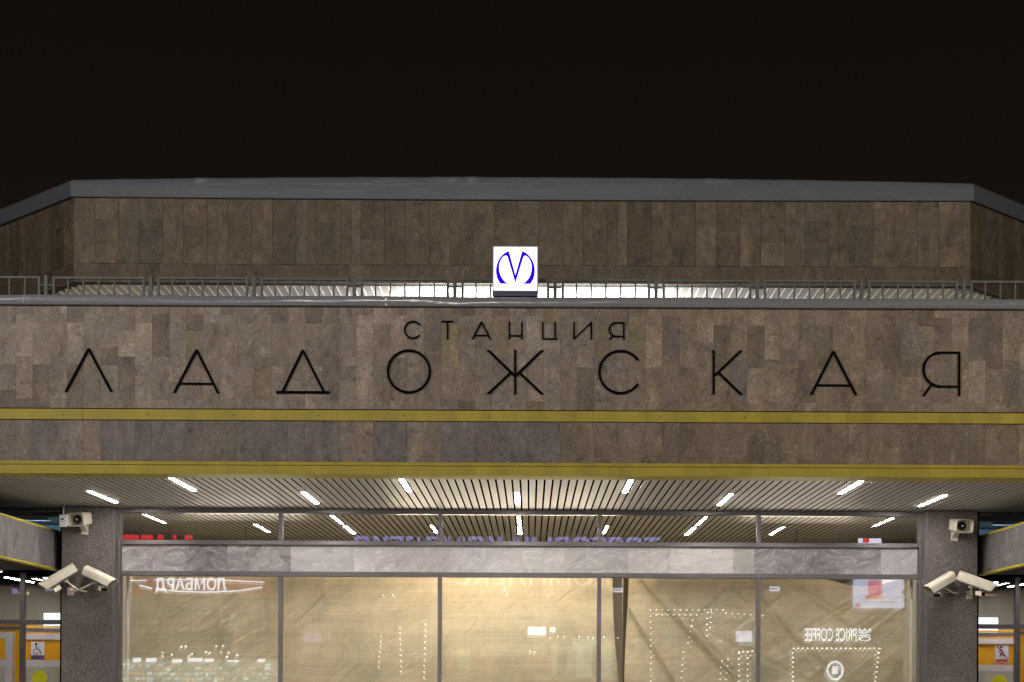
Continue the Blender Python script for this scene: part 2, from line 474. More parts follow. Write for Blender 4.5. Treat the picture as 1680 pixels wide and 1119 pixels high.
# ---- attic storey
YU = 7.1; XC = 7.60; XR = 7.53; ZB = 8.235; ZT = 9.66; CH = 5.0
att = MB()
def attic_face(o, u, nrm, length):
    o = Vector(o); u = Vector(u); nv = Vector(nrm)
    s = 0.0
    def col():
        q = rnd.random()
        b = (.335, .275, .20) if q < .45 else ((.275, .225, .165) if q < .8 else (.31, .265, .215))
        return jit(b, .08)
    while s < length-.01:
        for w_, wide in ((.19, 0), (.155, 0), (.405, 1)):
            w = min(w_, length-s)
            if w < .02: break
            zc = ZB+.305
            if wide:
                cuts = [zc+.004, zc+.33+rnd.uniform(-.06, .1), zc+.33+rnd.uniform(.25, .5), ZT]
                if rnd.random() < .4: cuts.pop(1)
                if cuts[-2] > ZT-.1: cuts.pop(-2)
                tb = col()
                for a, b in zip(cuts[:-1], cuts[1:]):
                    kf = rnd.uniform(.78, 1.02)
                    att.slab(o+u*(s+.004)+Vector((0, 0, a+.0006)), u, w-.008, b-a-.0012, nv, .022, tuple(x*kf for x in tb[:3])+(rnd.random(),))
            else:
                if rnd.random() < .35: cuts = [zc+.001, ZT-.25*rnd.random()-.1, ZT]
                else: cuts = [zc+.001, ZT]
                for a, b in zip(cuts[:-1], cuts[1:]):
                    att.slab(o+u*(s+.0006)+Vector((0, 0, a+.0006)), u, w-.0012, b-a-.0012, nv, .020, col())
            s += w
    s = 0
    while s < length-.01:
        w = min(rnd.choice((.2, .35, .4)), length-s)
        att.slab(o+u*(s+.0006)+Vector((0, 0, ZB)), u, w-.0012, .303, nv, .021, jit((.255, .21, .155), .07)); s += w
r2 = math.sqrt(.5)
attic_face((-XC, YU+.02, 0), (1, 0, 0), (0, -1, 0), XC+XR)
attic_face((XR+.003, YU+.023, 0), (r2, r2, 0), (r2, -r2, 0), CH*1.414)
attic_face((-XC-.003-CH, YU+.023+CH, 0), (r2, -r2, 0), (-r2, -r2, 0), CH*1.414)
att.build("attic_cladding", M['stone'], ST)
c = MB()
pl = [(-XC-CH, YU+CH+.04), (-XC, YU+.0205), (XR, YU+.0205), (XR+CH, YU+CH+.04), (XC+CH, YU+CH+4), (-XC-CH, YU+CH+4)]
inset = [(-XC-CH+.05, YU+CH+.1), (-XC+.02, YU+.045), (XR-.02, YU+.045), (XR+CH-.05, YU+CH+.1), (XC+CH, YU+CH+4), (-XC-CH, YU+CH+4)]
c.prism([(x, y, ZB+.004) for x, y in inset], (0, 0, ZT-ZB+.2)); c.build("attic_wall", M['core'], ST)

# ---- metal roof edge around the attic, bowed upward in the middle
def fascia_band():
    m2 = MB(); A = Vector((-XC-.03-CH, YU+CH, 0)); B = Vector((-XC-.01, YU, 0)); C_ = Vector((XR+.01, YU, 0)); D = Vector((XR+.01+CH, YU+CH, 0))
    segs = ((A, B, 90), (B, C_, 420), (C_, D, 90)); rows = []
    nvs = []
    for p, q, n in segs:
        u = (q-p).normalized(); nvs.append(Vector((u.y, -u.x, 0)))
    for si, (p, q, n) in enumerate(segs):
        for i in range(n+(1 if si == 2 else 0)):
            t = i/n; pt = p.lerp(q, t); nv = nvs[si]
            if i == 0 and si > 0:
                b_ = (nvs[si]+nvs[si-1]).normalized(); nv = b_/b_.dot(nvs[si])
            zt = (9.942, 9.942+.010*t, 9.952)[si]; zb = ZT-.012; k = 0.
            if si == 1:
                zt += .078*math.sin(math.pi*t)**.8; zb -= .02*math.sin(math.pi*t); k = min(1, t*12, (1-t)*12)
            w1 = wv(t*18+si, 1)*k; w2 = wv(t*31+si, 3)*k; w3 = max(0, wv(t*9+.6, 5)+.1)*k
            rows.append([(pt+nv*dn, z) for dn, z in ((.03, zb), (.07, zb+.001), (.076, zb+.015), (.077+.003*w1, zb+(zt-zb)*.4), (.076+.005*w1, zb+(zt-zb)*.72), (.070+.022*w2*w3, zt-.04), (.050+.034*w2*w3, zt-.010+.004*w2), (.02, zt), (-.6, zt+.03))])
    for r in rows:
        for p, z in r: m2.v.append((p.x, p.y, z))
    k = 9
    for i in range(len(rows)-1):
        for j in range(k-1):
            a = i*k+j; m2.f.append((a, a+1, a+k+1, a+k)); m2.t.append((1, 1, 1, 0)); m2.smooth.append(False)
    return m2
fo = fascia_band().build("roof_edge", M['fascia'], ST)
c = MB(); c.prism([(x*.995, y+.3, 9.94) for x, y in pl], (0, 0, .03)); c.build("attic_roof", M['darkwall'], ST)

# ---- slatted underside of the attic
sf = MB(); sj = MB()
x = -XC-CH
while x < XC+CH:
    ax = abs(x+.07); y0 = YU+.20 + max(0, ax-XC+.1)
    sf.box(x+.009, x+.138, y0, YU+CH+2, ZB-.004, ZB+.03)
    sj.box(x-.0085, x+.0085, y0, YU+CH+2, ZB-.012, ZB+.02)  # bright strip imitating light caught along the slat edges
    x += .147
sf.build("soffit_slats", M['soff'], ST); sj.build("soffit_glints", M['soffb'], ST)
cw = MB(); cw.box(-XC-CH, XC+CH, YU+CH+.5, YU+CH+.7, 5.2, ZB-.02); cw.build("attic_base_wall", M['innerwall'], ST)

# ---- canopy slat ceiling (runs on indoors)
CZ = 3.690; P = .087; XO = -.02
sl = MB()
k0 = int((9.6)/P)
for k in range(-k0, k0+1):
    xc = XO+k*P
    z = CZ+rnd.uniform(-.0008, .0008)
    sl.prism([(xc-.0330, YF+.345, z+.002), (xc-.0315, YF+.345, z), (xc+.0315, YF+.345, z), (xc+.0330, YF+.345, z+.002)], (0, 3.36-.02, 0))
sl.build("slatted_ceiling", M['slat'], ST)
sl = MB()
for k in range(-int(7.6/P), int(7.6/P)+1):
    xc = XO+k*P
    sl.prism([(xc-.0330, .06, CZ+.002), (xc-.0315, .06, CZ), (xc+.0315, .06, CZ), (xc+.0330, .06, CZ+.002)], (0, 5.9, 0))
sl.build("slatted_ceiling", M['slat'], ST)
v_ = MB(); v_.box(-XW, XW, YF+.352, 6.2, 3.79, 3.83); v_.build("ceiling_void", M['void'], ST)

# ---- pillars
def pillar(sx):
    m2 = MB(); a, b = sorted((sx*5.065, sx*5.69))
    m2.box(a, b, -.24, .30, 0, 3.685, bev=.004)
    p = m2.build("pillar", M['granite'], ST)
    m3 = MB(); a, b = sorted((sx*5.066, sx*5.03)); m3.box(a, b, -.215, -.10, 0, 3.683); m3.build("pillar_edge_strip", M['frame'], p)
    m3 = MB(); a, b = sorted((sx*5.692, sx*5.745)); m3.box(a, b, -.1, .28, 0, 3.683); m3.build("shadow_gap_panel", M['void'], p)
pillar(-1); pillar(1)

# ---- storefront frame
def rail(x0, x1, z0, z1, name="frame_rail", y0=-.05, y1=.04, th=0.):
    m2 = MB(); m2.box(x0, x1, y0-th, y1, z0, z1); o = m2.build(name, M['frame'], ST); bevel(o, .004); return o
rail(-5.0, 5.0, 3.628, 3.688, y0=-.07); rail(-5.0, 5.0, 3.236, 3.293); rail(-5.0, 5.0, 2.845, 2.904); rail(-5.0, 5.0, .0, .12)
for sx in (-1, 1):
    m2 = MB(); a, b = sorted((sx*5.0, sx*5.062)); m2.box(a, b, -.09, .05, 0, 3.687); o = m2.build("jamb", M['frame'], ST); bevel(o, .006)
for xm in (-3, -1, 1, 3):
    for z0, z1 in ((.12, 2.845), (3.293, 3.628)):
        m2 = MB(); m2.box(xm-.026, xm+.026, -.047, .037, z0, z1); o = m2.build("mullion", M['frame'], ST); bevel(o, .004)
# panes
edges = [-5.0, -3.026, -2.974, -1.026, -.974, .974, 1.026, 2.974, 3.026, 5.0]
for i in range(5):
    a, b = edges[2*i], edges[2*i+1]
    m2 = MB(); tx = (.0004, -.0003, .0002, -.0002, .0004)[i]
    cxm = (a+b)/2
    m2.quad((a, -.01+(a-cxm)*tx, 3.293), (b, -.01+(b-cxm)*tx, 3.293), (b, -.01+(b-cxm)*tx, 3.628), (a, -.01+(a-cxm)*tx, 3.628))
    o = m2.build("transom_pane", M['glassT'], ST, fix=False)
    m2 = MB(); m2.quad((a, -.012, .12), (b, -.012, .12), (b, -.012, 2.845), (a, -.012, 2.845))
    o = m2.build("window_pane", M['glass'], ST, fix=False)
    # the inner sheet of the double glazing is never quite parallel to the outer
    tl = (.0008, .0008, .0010, .0016, .0008)[i]; tw = (.0005, -.0004, .0003, -.0011, .0008)[i]
    zc = 1.5
    pts = [(a, .12), (b, .12), (b, 2.845), (a, 2.845)]
    m2 = MB(); m2.quad(*[(px, .012+(pz-zc)*tl+(px-cxm)*tw, pz) for px, pz in pts])
    m2.build("inner_sheet", M['glass2'], o, fix=False)

# ---- marble lintel
runs = []; x = -5.0; i = 0
while x < 4.99:
    w = min(.265, 5.0-x)
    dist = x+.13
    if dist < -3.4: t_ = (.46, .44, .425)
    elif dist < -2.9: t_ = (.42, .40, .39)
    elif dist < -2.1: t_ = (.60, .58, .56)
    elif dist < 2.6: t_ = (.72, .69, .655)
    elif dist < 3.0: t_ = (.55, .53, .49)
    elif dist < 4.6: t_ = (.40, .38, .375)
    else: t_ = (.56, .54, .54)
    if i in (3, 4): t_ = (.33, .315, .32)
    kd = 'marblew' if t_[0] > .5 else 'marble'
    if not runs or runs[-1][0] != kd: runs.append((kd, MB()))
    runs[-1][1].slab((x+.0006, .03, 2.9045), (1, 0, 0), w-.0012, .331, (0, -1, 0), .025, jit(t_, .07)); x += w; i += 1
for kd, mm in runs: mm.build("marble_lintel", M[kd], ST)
c = MB(); c.box(-5, 5, .031, .18, 2.85, 3.28); c.build("lintel_core", M['innerwall'], ST)

# ---- indoors
c = MB(); c.box(-8.3, 8.3, 6.0, 6.15, 0, 3.75); c.box(-5.25, -5.1, .31, 6.0, 0, 3.1); c.box(5.1, 5.25, .31, 6.0, 0, 3.1)
c.build("interior_wall", M['innerwall'], ST)
c = MB(); c.box(-11.4, 11.4, .05, 8, .004, .02); c.build("interior_floor", M['innerfloor'], ST)
c = MB(); c.box(1.36, 1.62, 1.0, 1.3, .02, 3.2); c.build("interior_column", plain("brown_interior_column", (.10, .085, .045), .5), ST)

# ---- lower side canopies
def side_canopy(sx):
    xf = sx*5.85
    m2 = MB(); s = -3.0
    n = 0
    while s < .24:
        w = min(.285 if n % 2 else .285, .26-s)
        if w < .01: break
        tt = MB
        g_ = rnd.choice(((.16, .15, .155), (.185, .175, .175), (.145, .137, .14)))
        m2.slab((xf-sx*.02, s+.001, 2.935), (0, 1, 0), w-.002, .445, (sx*-1.0*-1*0 or 0, 0, 0) if False else (-sx, 0, 0), .02, jit(g_, .05))
        s += w; n += 1
    o = m2.build("side_canopy", M['stone'], ST)
    c2 = MB(); a, b = sorted((xf+sx*.001, sx*XW)); c2.box(a, b, -3.0, .26, 2.925, 3.375); c2.build("canopy_core", M['core'], o)
    for z0, z1 in ((3.386, 3.412), (2.910, 2.934)):
        t2 = MB(); a, b = sorted((xf-sx*.035, xf+sx*.06)); t2.box(a, b, -3.03, .262, z0, z1); t2.build("yellow_trim", M['yellow'], o)
    u2 = MB(); k = 0
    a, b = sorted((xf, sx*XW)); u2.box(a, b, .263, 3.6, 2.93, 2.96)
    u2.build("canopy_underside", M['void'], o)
    return o
side_canopy(-1); side_canopy(1)

# ---- side entrance screens
YD = .90
def screen(sx):
    def bx(x0, x1, z0, z1, y0=YD-.04, y1=YD+.04):
        m2 = MB(); a, b = sorted((sx*x0, sx*x1)); m2.box(a, b, y0, y1, z0, z1); return m2
    root = bx(5.84, 11, 2.255, 2.315).build("entrance_screen", M['frame'], ST); bevel(root, .004)
    bx(6.49, 6.55, .02, 2.255).build("screen_post", M['frame'], root)
    bx(6.49, 6.55, 2.315, 2.93).build("screen_post", M['frame'], root)
    bx(5.80, 5.85, .02, 2.255).build("screen_post", M['frame'], root)
    bx(7.9, 7.96, 2.315, 2.93).build("screen_post", M['frame'], root)
    bx(6.55, 11, 2.185, 2.225).build("screen_rail", M['frame'], root)
    bx(6.55, 11, 2.228, 2.252, YD-.02, YD+.02).build("amber_strip", M['doory'], root)
    bx(6.55, 11, 2.160, 2.182, YD-.02, YD+.02).build("amber_strip", M['doory'], root)
    bx(6.56, 6.615, .02, 2.158, YD-.02, YD+.02).build("amber_strip", M['doory'], root)
    m2 = MB(); a, b = sorted((sx*5.85, sx*6.49)); m2.quad((a, YD, .05), (b, YD, .05), (b, YD, 2.255), (a, YD, 2.255))
    m2.build("screen_glass", M['glass'], root, fix=False)
    for q0, q1 in ((5.85, 6.49), (6.55, 7.9)):
        m2 = MB(); a, b = sorted((sx*q0, sx*q1)); m2.quad((a, YD, 2.315), (b, YD, 2.315), (b, YD, 2.93), (a, YD, 2.93))
        m2.build("screen_glass", M['glassT'], root, fix=False)
    # glazed strip over the low canopy
    up = bx(5.70, 11, 3.615, 3.68, .33, .42).build("upper_screen", M['frame'], ST)
    bx(5.70, 11, 2.96, 3.05, .33, .42).build("screen_rail", M['frame'], up)
    m2 = MB(); a, b = sorted((sx*5.7, sx*11)); m2.quad((a, .37, 3.05), (b, .37, 3.05), (b, .37, 3.615), (a, .37, 3.615))
    m2.build("blue_glass", M['glassB'], up, fix=False)
    m2 = MB(); a, b = sorted((sx*5.75, sx*11)); m2.box(a, b, 2.2, 2.25, 2.965, 3.675); m2.build("added_strip_backing", plain("blue_strip_backing", (.45, .6, .7), .7), ST)  # added backing, coloured blue so the strip seems to hold bluish light
    # white swing door with amber panel
    dr = MB()
    for (x0, x1, z0, z1) in ((6.64, 6.74, .03, 2.145), (7.50, 7.60, .03, 2.145), (6.74, 7.50, 2.065, 2.145), (6.74, 7.50, 1.70, 1.79), (6.74, 7.50, .03, .25)):
        a, b = sorted((sx*x0, sx*x1)); dr.box(a, b, YD-.035, YD+.035, z0, z1)
    dro = dr.build("door", M['doorw'], ST)
    dro['label'] = "white framed swing door with amber upper panel at the %s entrance" % ("left" if sx < 0 else "right")
    bx(6.74, 7.50, 1.79, 2.065, YD-.012, YD+.012).build("door_panel", M['doory'], dro)
    m2 = MB(); a, b = sorted((sx*6.74, sx*7.5)); m2.quad((a, YD, .25), (b, YD, .25), (b, YD, 1.70), (a, YD, 1.70)); m2.build("door_glass", M['glass'], dro, fix=False)
    m2 = MB(); m2.tube([(sx*6.80, YD-.09, 1.35), (sx*6.80, YD-.09, .85)], .015, 10); m2.build("handle", M['frame'], dro)
    # inner door behind the glass
    yi = 2.3
    def bi(x0, x1, z0, z1, y0=yi-.03, y1=yi+.03):
        m2 = MB(); a, b = sorted((sx*x0, sx*x1)); m2.box(a, b, y0, y1, z0, z1); return m2
    idr = bi(5.9, 7.6, 2.085, 2.160).build("door", M['doorw'], ST)
    idr['label'] = "inner door with amber panel behind the %s side glass" % ("left" if sx < 0 else "right")
    bi(5.9, 7.6, 1.705, 1.795).build("door_rail", M['doorw'], idr)
    bi(5.9, 7.6, 1.795, 2.085, yi-.01, yi+.01).build("door_panel", M['doory'], idr)
    bi(5.9, 7.6, 2.165, 2.185).build("amber_strip", M['doory'], idr)
    bi(5.9, 7.6, 2.190, 2.245).build("door_head", M['frame'], idr)
    bi(5.9, 7.6, 2.250, 2.275).build("amber_strip", M['doory'], idr)
    m2 = MB(); a, b = sorted((sx*5.9, sx*7.6)); m2.quad((a, yi, .03), (b, yi, .03), (b, yi, 1.705), (a, yi, 1.705)); m2.build("door_glass", M['glass'], idr, fix=False)
    m2 = MB(); a, b = sorted((sx*5.26, sx*11.4)); m2.box(a, b, 4.0, 4.1, .02, 2.92)
    m2.build("lobby_wall", M['innerwall'], ST)
screen(-1); screen(1)

# =================================================================== LAMPS
def ceiling_lamp(x, y0, label, group, inside=False, z=CZ, L=1.2, wd=.047, m=None):
    t = thing("ceiling_lamp", label, "ceiling lamp", (x, y0, z), group)
    mb = MB(); w = wd/2
    mb.box(x-w-.012, x+w+.012, y0-.012, y0+L+.012, z-.003, z+.05); mb.build("housing", M['lampbody'], t)
    mb = MB(); mb.box(x-w, x+w, y0, y0+L, z-.006, z-.0032); mb.build("diffuser", m or (M['lampin'] if inside else M['lamp']), t)
    return t
words = {-3: "far left", -1: "left of centre", 1: "right of centre", 3: "far right"}
for k, nm in ((-42, "far left"), (-14, "just left of centre"), (14, "just right of centre"), (42, "far right")):
    ceiling_lamp(XO+k*P, -3.28, "white strip lamp in the front row of the slatted ceiling, " + nm, "strip lamps in the canopy ceiling")
for k, nm in ((-56, "above the left pillar"), (-28, "left of centre"), (0, "in the middle"), (28, "right of centre"), (56, "above the right pillar")):
    ceiling_lamp(XO+k*P, -1.95, "white strip lamp in the row nearest the windows, " + nm, "strip lamps in the canopy ceiling")
for k, nm in ((-28, "left of centre"), (0, "in the middle"), (28, "right of centre")):
    ceiling_lamp(XO+k*P, 2.25, "white strip lamp seen indoors through the transom glass, " + nm, "strip lamps indoors", True)
for sx, nm in ((-1, "left"), (1, "right")):
    ceiling_lamp(sx*6.6, -.45, "strip lamp under the low canopy by the %s entrance" % nm, "strip lamps at the side entrances", True, z=2.9, L=.65)
    ceiling_lamp(sx*7.0, 1.7, "long strip lamp inside the %s lobby, outermost" % nm, "strip lamps at the side entrances", False, z=2.92)
    ceiling_lamp(sx*6.5, 1.8, "strip lamp inside the %s lobby next to the pillar" % nm, "strip lamps at the side entrances", False, z=2.92, L=.8)

def area(name, loc, target, size, power, col, size_y=None, parent=None):
    l = bpy.data.lights.new(name, 'AREA'); l.energy = power; l.color = col
    l.shape = 'RECTANGLE' if size_y else 'SQUARE'; l.size = size
    if size_y: l.size_y = size_y
    o = bpy.data.objects.new(name, l); COL.objects.link(o)
    o.location = Vector(loc)
    dirv = Vector(target)-Vector(loc)
    o.rotation_euler = dirv.to_track_quat('-Z', 'Y').to_euler()
    if parent is not None:
        o.parent = parent; o.location = Vector(loc)-wloc(parent)
    return o

# plaza masts, behind and beside the viewpoint
def mast(x, y, h, target, power, col, label, size=.9):
    t = thing("street_lamp", label, "street lamp", (x, y, 0), "lamp masts on the plaza")
    mb = MB(); mb.tube([(x, y, 0), (x, y, h)], [.09, .05], 12); mb.build("mast", M['frame'], t)
    mb = MB(); mb.box(x-.5, x+.5, y-.12, y+.12, h, h+.16); mb.build("lamp_head", M['lampbody'], t)
    area("lamp_light", (x, y+.16, h-.08), target, size, power, col, parent=t)
mast(-11, -15, 9.5, (-2, 0, 5.5), 500*LK['plaza'], (1.0, .915, .85), "tall plaza lamp mast to the left of the entrance")
mast(12, -15, 9.5, (3, 0, 5.5), 440*LK['plaza'], (1.0, .885, .74), "tall plaza lamp mast to the right of the entrance")
mast(-4, -38, 14, (0, 0, 6), 1600*LK['plaza'], (1.0, .915, .81), "high plaza lamp mast far behind the viewpoint", 1.6)

# lamps indoors behind the hanging sheets
def pendant(x, y, z, w, power, col, label):
    t = thing("work_lamp", label, "work lamp", (x, y, z), "work lamps behind the hanging sheets")
    mb = MB(); mb.box(x-w/2, x+w/2, y-.06, y+.06, z+.02, z+.08); mb.build("housing", M['lampbody'], t)
    mb = MB(); mb.tube([(x, y, z+.08), (x, y, 3.7)], .008, 6); mb.build("rod", M['frame'], t)
    area("lamp_light", (x, y, z), (x, y-1.3, z-.9), w, power, col, .1, parent=t)
pendant(-.2, 1.5, 3.15, 3.0, 140*LK['inside'], (1.0, .83, .66), "long work lamp behind the middle of the hanging sheet")
pendant(-3.9, 2.6, 3.1, 1.6, 50*LK['inside'], (1.0, .86, .72), "work lamp behind the left end of the hanging sheet")
pendant(3.9, 2.6, 3.1, 1.6, 50*LK['inside'], (1.0, .86, .72), "work lamp behind the right hanging sheet")

# floodlights under the attic soffit
def flood(x, y, z, power, col, label, size=.5, ty=None):
    t = thing("roof_floodlight", label, "floodlight", (x, y, 5.2), "floodlights on the roof deck")
    mb = MB(); mb.tube([(x, y, 5.2), (x, y, z)], .025, 8); mb.build("stand", M['frame'], t)
    mb = MB(); mb.box(x-.25, x+.25, y-.1, y+.1, z, z+.06); mb.build("lamp_head", M['lampbody'], t)
    area("lamp_light", (x, y, z+.09), (x, y-.05 if ty is None else ty, z+2), size, power, col, .2, parent=t)
for i, x in enumerate((-1.5, -.4, .9, 2.0)):
    flood(x, 8.3, 7.2, 120*LK['soffit'], (1, .97, .92), "white floodlight under the attic soffit, number %s from the left" % ("one", "two", "three", "four")[i])
for x, nm, cl in ((-4.2, "left", (1, .97, .92)), (4.6, "right", (1, .97, .92)), (-7.2, "far left", (1, .88, .66)), (7.3, "far right", (1, .88, .66))):
    flood(x, 9.0, 6.2, (26 if abs(x) < 6 else 22)*LK['soffit'], cl, "dim floodlight under the %s end of the attic soffit" % nm)

# =================================================================== LETTERS
# photo pixel -> point on a wall plane at depth y (real size comes with it)
cr, sr = math.cos(R(ROLL)), math.sin(R(ROLL))
def at(px, py, Y):
    dx, dy = px-870.0, py-1110.0
    ux, uy = dx*cr+dy*sr, -dx*sr+dy*cr
    s = F/(Y+ZS)
    return CX+ux/s, EYE-uy/s

def letter(strokes, w, label, group, big=True, Y=YF):
    """strokes: ('l',x0,y0,x1,y1,width factor,cut) line, ('a',cx,cy,r,deg0,deg1) arc; pixels of the photo"""
    mb = MB(); yb = Y-.003; th = .016
    e = 0
    for s in strokes:
        e += 1; yo = yb-.0004*e
        if s[0] == 'l':
            x0, z0 = at(s[1], s[2], Y); x1, z1 = at(s[3], s[4], Y); k = s[5] if len(s) > 5 else 1.0
            dx, dz = x1-x0, z1-z0; L = math.hypot(dx, dz); hw = w*k/2
            if abs(dz) > abs(dx)*.3 and abs(dx) > 1e-3 and len(s) <= 6:        # slanted: flat cut ends
                hx = hw*L/abs(dz)
                pts = [(x0-hx, z0), (x0+hx, z0), (x1+hx, z1), (x1-hx, z1)]
            else:
                nx, nz = -dz/L*hw, dx/L*hw
                pts = [(x0-nx, z0-nz), (x0+nx, z0+nz), (x1+nx, z1+nz), (x1-nx, z1-nz)]
            mb.prism([(x, yo, z) for x, z in pts], (0, -th, 0))
        else:
            _, cx_, cy_, r_, d0, d1 = s[:6]
            cx0, cz0 = at(cx_, cy_, Y); rr = r_*(Y+ZS)/F; n = 48
            for i in range(n):
                a0 = R(d0+(d1-d0)*i/n); a1 = R(d0+(d1-d0)*(i+1)/n)
                q = [(cx0+(rr-w/2)*math.cos(a0), cz0+(rr-w/2)*math.sin(a0)), (cx0+(rr+w/2)*math.cos(a0), cz0+(rr+w/2)*math.sin(a0)),
                     (cx0+(rr+w/2)*math.cos(a1), cz0+(rr+w/2)*math.sin(a1)), (cx0+(rr-w/2)*math.cos(a1), cz0+(rr-w/2)*math.sin(a1))]
                mb.prism([(x, yo, z) for x, z in q], (0, -th, 0))
    n = len(mb.v); c = Vector((sum(v[0] for v in mb.v)/n, Y, min(v[2] for v in mb.v)))
    o = mb.build("wall_letter", M['black'], None, loc=c)
    tag(o, label, "letter", group)
WB = .0255; GB = "large letters of the station name"
letter([('l', 146.3, 572, 108.6, 643), ('l', 145.7, 572, 183.4, 643)], WB, "large black letter Л, first letter of the station name", GB)
letter([('l', 323.3, 574, 286.5, 644.5), ('l', 322.7, 574, 358.5, 645.5), ('l', 296, 629.7, 351, 630, .75, 1)], WB, "large black letter А between Л and Д", GB)
letter([('l', 497.3, 574.5, 463.5, 644), ('l', 496.7, 574.5, 532, 644), ('l', 453.5, 643.7, 541, 644, .95, 1)], WB, "large black letter Д with a wide base bar", GB)
letter([('a', 671, 609.8, 34.3, 0, 360)], WB, "large black ring shaped letter О below the small С", GB)
letter([('l', 845.3, 574.3, 845.3, 647, .95), ('l', 801, 574.8, 845.3, 618), ('l', 839, 611, 801, 646.8), ('l', 889.8, 575, 845.3, 618), ('l', 851.5, 611, 889.8, 647.3)], WB, "large black letter Ж in the middle of the name", GB)
letter([('a', 1018, 610.8, 34.6, 34, 326)], WB, "large black letter С right of Ж", GB)
letter([('l', 1170.6, 575, 1170.6, 647.3, .9), ('l', 1216, 575.3, 1172, 617), ('l', 1178.3, 611.4, 1215.7, 647.6)], WB, "large black letter К with slanted arms", GB)
letter([('l', 1367.3, 576.5, 1331, 647.8), ('l', 1366.7, 576.5, 1403.8, 648.3), ('l', 1339, 632.3, 1396, 632.7, .75, 1)], WB, "large black letter А between К and Я", GB)
letter([('l', 1573.2, 577, 1573.2, 650.2, .95), ('l', 1542, 578.8, 1573, 579, .75, 1), ('l', 1542, 634.4, 1573, 634.6, .75, 1), ('a', 1542.5, 606.7, 27.6, 90, 270), ('l', 1527.5, 632, 1514.5, 649.8, .9)], WB, "large black letter Я, last letter of the station name", GB)
WS = .0165; GS = "small letters of the upper line"
letter([('a', 677.8, 541.6, 13.6, 38, 322)], WS, "small black letter С at the start of the upper line", GS)
letter([('l', 724.3, 527.8, 743.8, 527.8, .8, 1), ('l', 734.4, 528, 734.4, 556.5)], WS, "small black letter Т between С and А", GS)
letter([('l', 790.1, 528, 775.6, 556.6), ('l', 789.9, 528, 804.6, 557), ('l', 780.5, 550.8, 800, 551, .75, 1)], WS, "small black letter А above the left arm of Ж", GS)
letter([('l', 835.8, 528.2, 835.8, 557), ('l', 856.2, 528.2, 856.2, 557), ('l', 836, 551.2, 856, 551.3, .75, 1)], WS, "small black letter Н with a low crossbar", GS)
letter([('l', 890.6, 528.5, 890.6, 556.8), ('l', 910.6, 528.5, 910.6, 556.8), ('l', 889.5, 556.3, 914.3, 556.5, .75, 1)], WS, "small black letter Ц between Н and И", GS)
letter([('l', 941.8, 528.6, 941.8, 557), ('l', 970.2, 528.6, 970.2, 557.3), ('l', 942, 556, 970, 529.8, .75)], WS, "small black letter И with a slanted bar", GS)
letter([('l', 1023.4, 529, 1023.4, 557.5), ('l', 1011, 529.8, 1023.5, 529.9, .7, 1), ('l', 1011, 552.3, 1023.5, 552.4, .7, 1), ('a', 1011, 541.1, 11.2, 90, 270), ('l', 1005, 551.8, 1000, 557.2, .9)], WS, "small black letter Я at the end of the upper line", GS)

# =================================================================== METRO LIGHT BOX
YB = -3.30
t = thing("light_box_sign", "square white light box with blue rounded M emblem standing on the parapet", "light box", (-.04, YB, 5.51))
x0, x1, z0, z1 = -.279, .204, 5.665, 6.152
mb = MB(); mb.box(x0, x1, YB, YB+.16, z0, z1); o = mb.build("case", plain("violet_glow_case", (.42, .42, .50), .4), t); bevel(o, .01)  # case tinted violet to imitate the glow around the lit face
mb = MB(); mb.box(x0+.014, x1-.014, YB-.006, YB-.0005, z0+.016, z1-.016); mb.build("lit_face", emit("lit_white_face", (.93, .95, 1.0), 2.2), t)
mb = MB(); mb.box(x0+.003, x1-.003, YB+.01, YB+.15, z0-.042, z0-.002); mb.build("base_bar", plain("dark_blue_metal", (.035, .04, .08), .4, .3), t)
mb = MB()
for xx in (x0+.075, (x0+x1)/2, x1-.04): mb.box(xx-.012, xx+.012, YB+.05, YB+.08, 5.50, z0-.043)
mb.build("feet", M['darkgrey'], t)
em = MB()
def ep(zx, zy, sgn):           # emblem points traced on the face, centre line at 848
    return ((x0+x1)/2 + sgn*(848-zx)*-1*(x1-x0)/600.0, z1-(zy-190)*(z1-z0)/590.0)
outer = [(762, 262), (735, 270), (700, 291), (672, 315), (645, 347), (622, 385), (604, 430), (595, 475), (592, 515), (596, 560), (607, 605), (628, 648), (652, 680)]
inner = [(758, 680), (722, 660), (694, 635), (668, 600), (650, 560), (638, 515), (634, 470), (638, 430), (650, 392), (668, 358), (690, 333), (712, 321), (728, 319), (742, 331)]
em_m = emit("lit_blue_emblem", (.035, .0, .80), 1.0)
for sgn in (1, -1):
    oo = [ep(*p, sgn) for p in outer]; ii = [ep(*p, sgn) for p in inner][::-1]
    n = 40
    def samp(pl, t_):
        L = [0]
        for a, b in zip(pl[:-1], pl[1:]): L.append(L[-1]+math.hypot(b[0]-a[0], b[1]-a[1]))
        d = t_*L[-1]
        for k in range(len(pl)-1):
            if d <= L[k+1]+1e-9:
                q = (d-L[k])/max(1e-9, L[k+1]-L[k]); return (pl[k][0]+(pl[k+1][0]-pl[k][0])*q, pl[k][1]+(pl[k+1][1]-pl[k][1])*q)
        return pl[-1]
    for k in range(n):
        a, b = samp(oo, k/n), samp(oo, (k+1)/n); c_, d_ = samp(ii, (k+1)/n), samp(ii, k/n)
        em.prism([(q[0], YB-.0065, q[1]) for q in (a, b, c_, d_)], (0, -.003, 0))
    q = [ep(*p, sgn) for p in ((762, 262), (742, 331), (848, 672), (848, 568))]
    em.prism([(a[0], YB-.0066-.0002*sgn, a[1]) for a in q], (0, -.003, 0))
em.build("emblem", em_m, t)

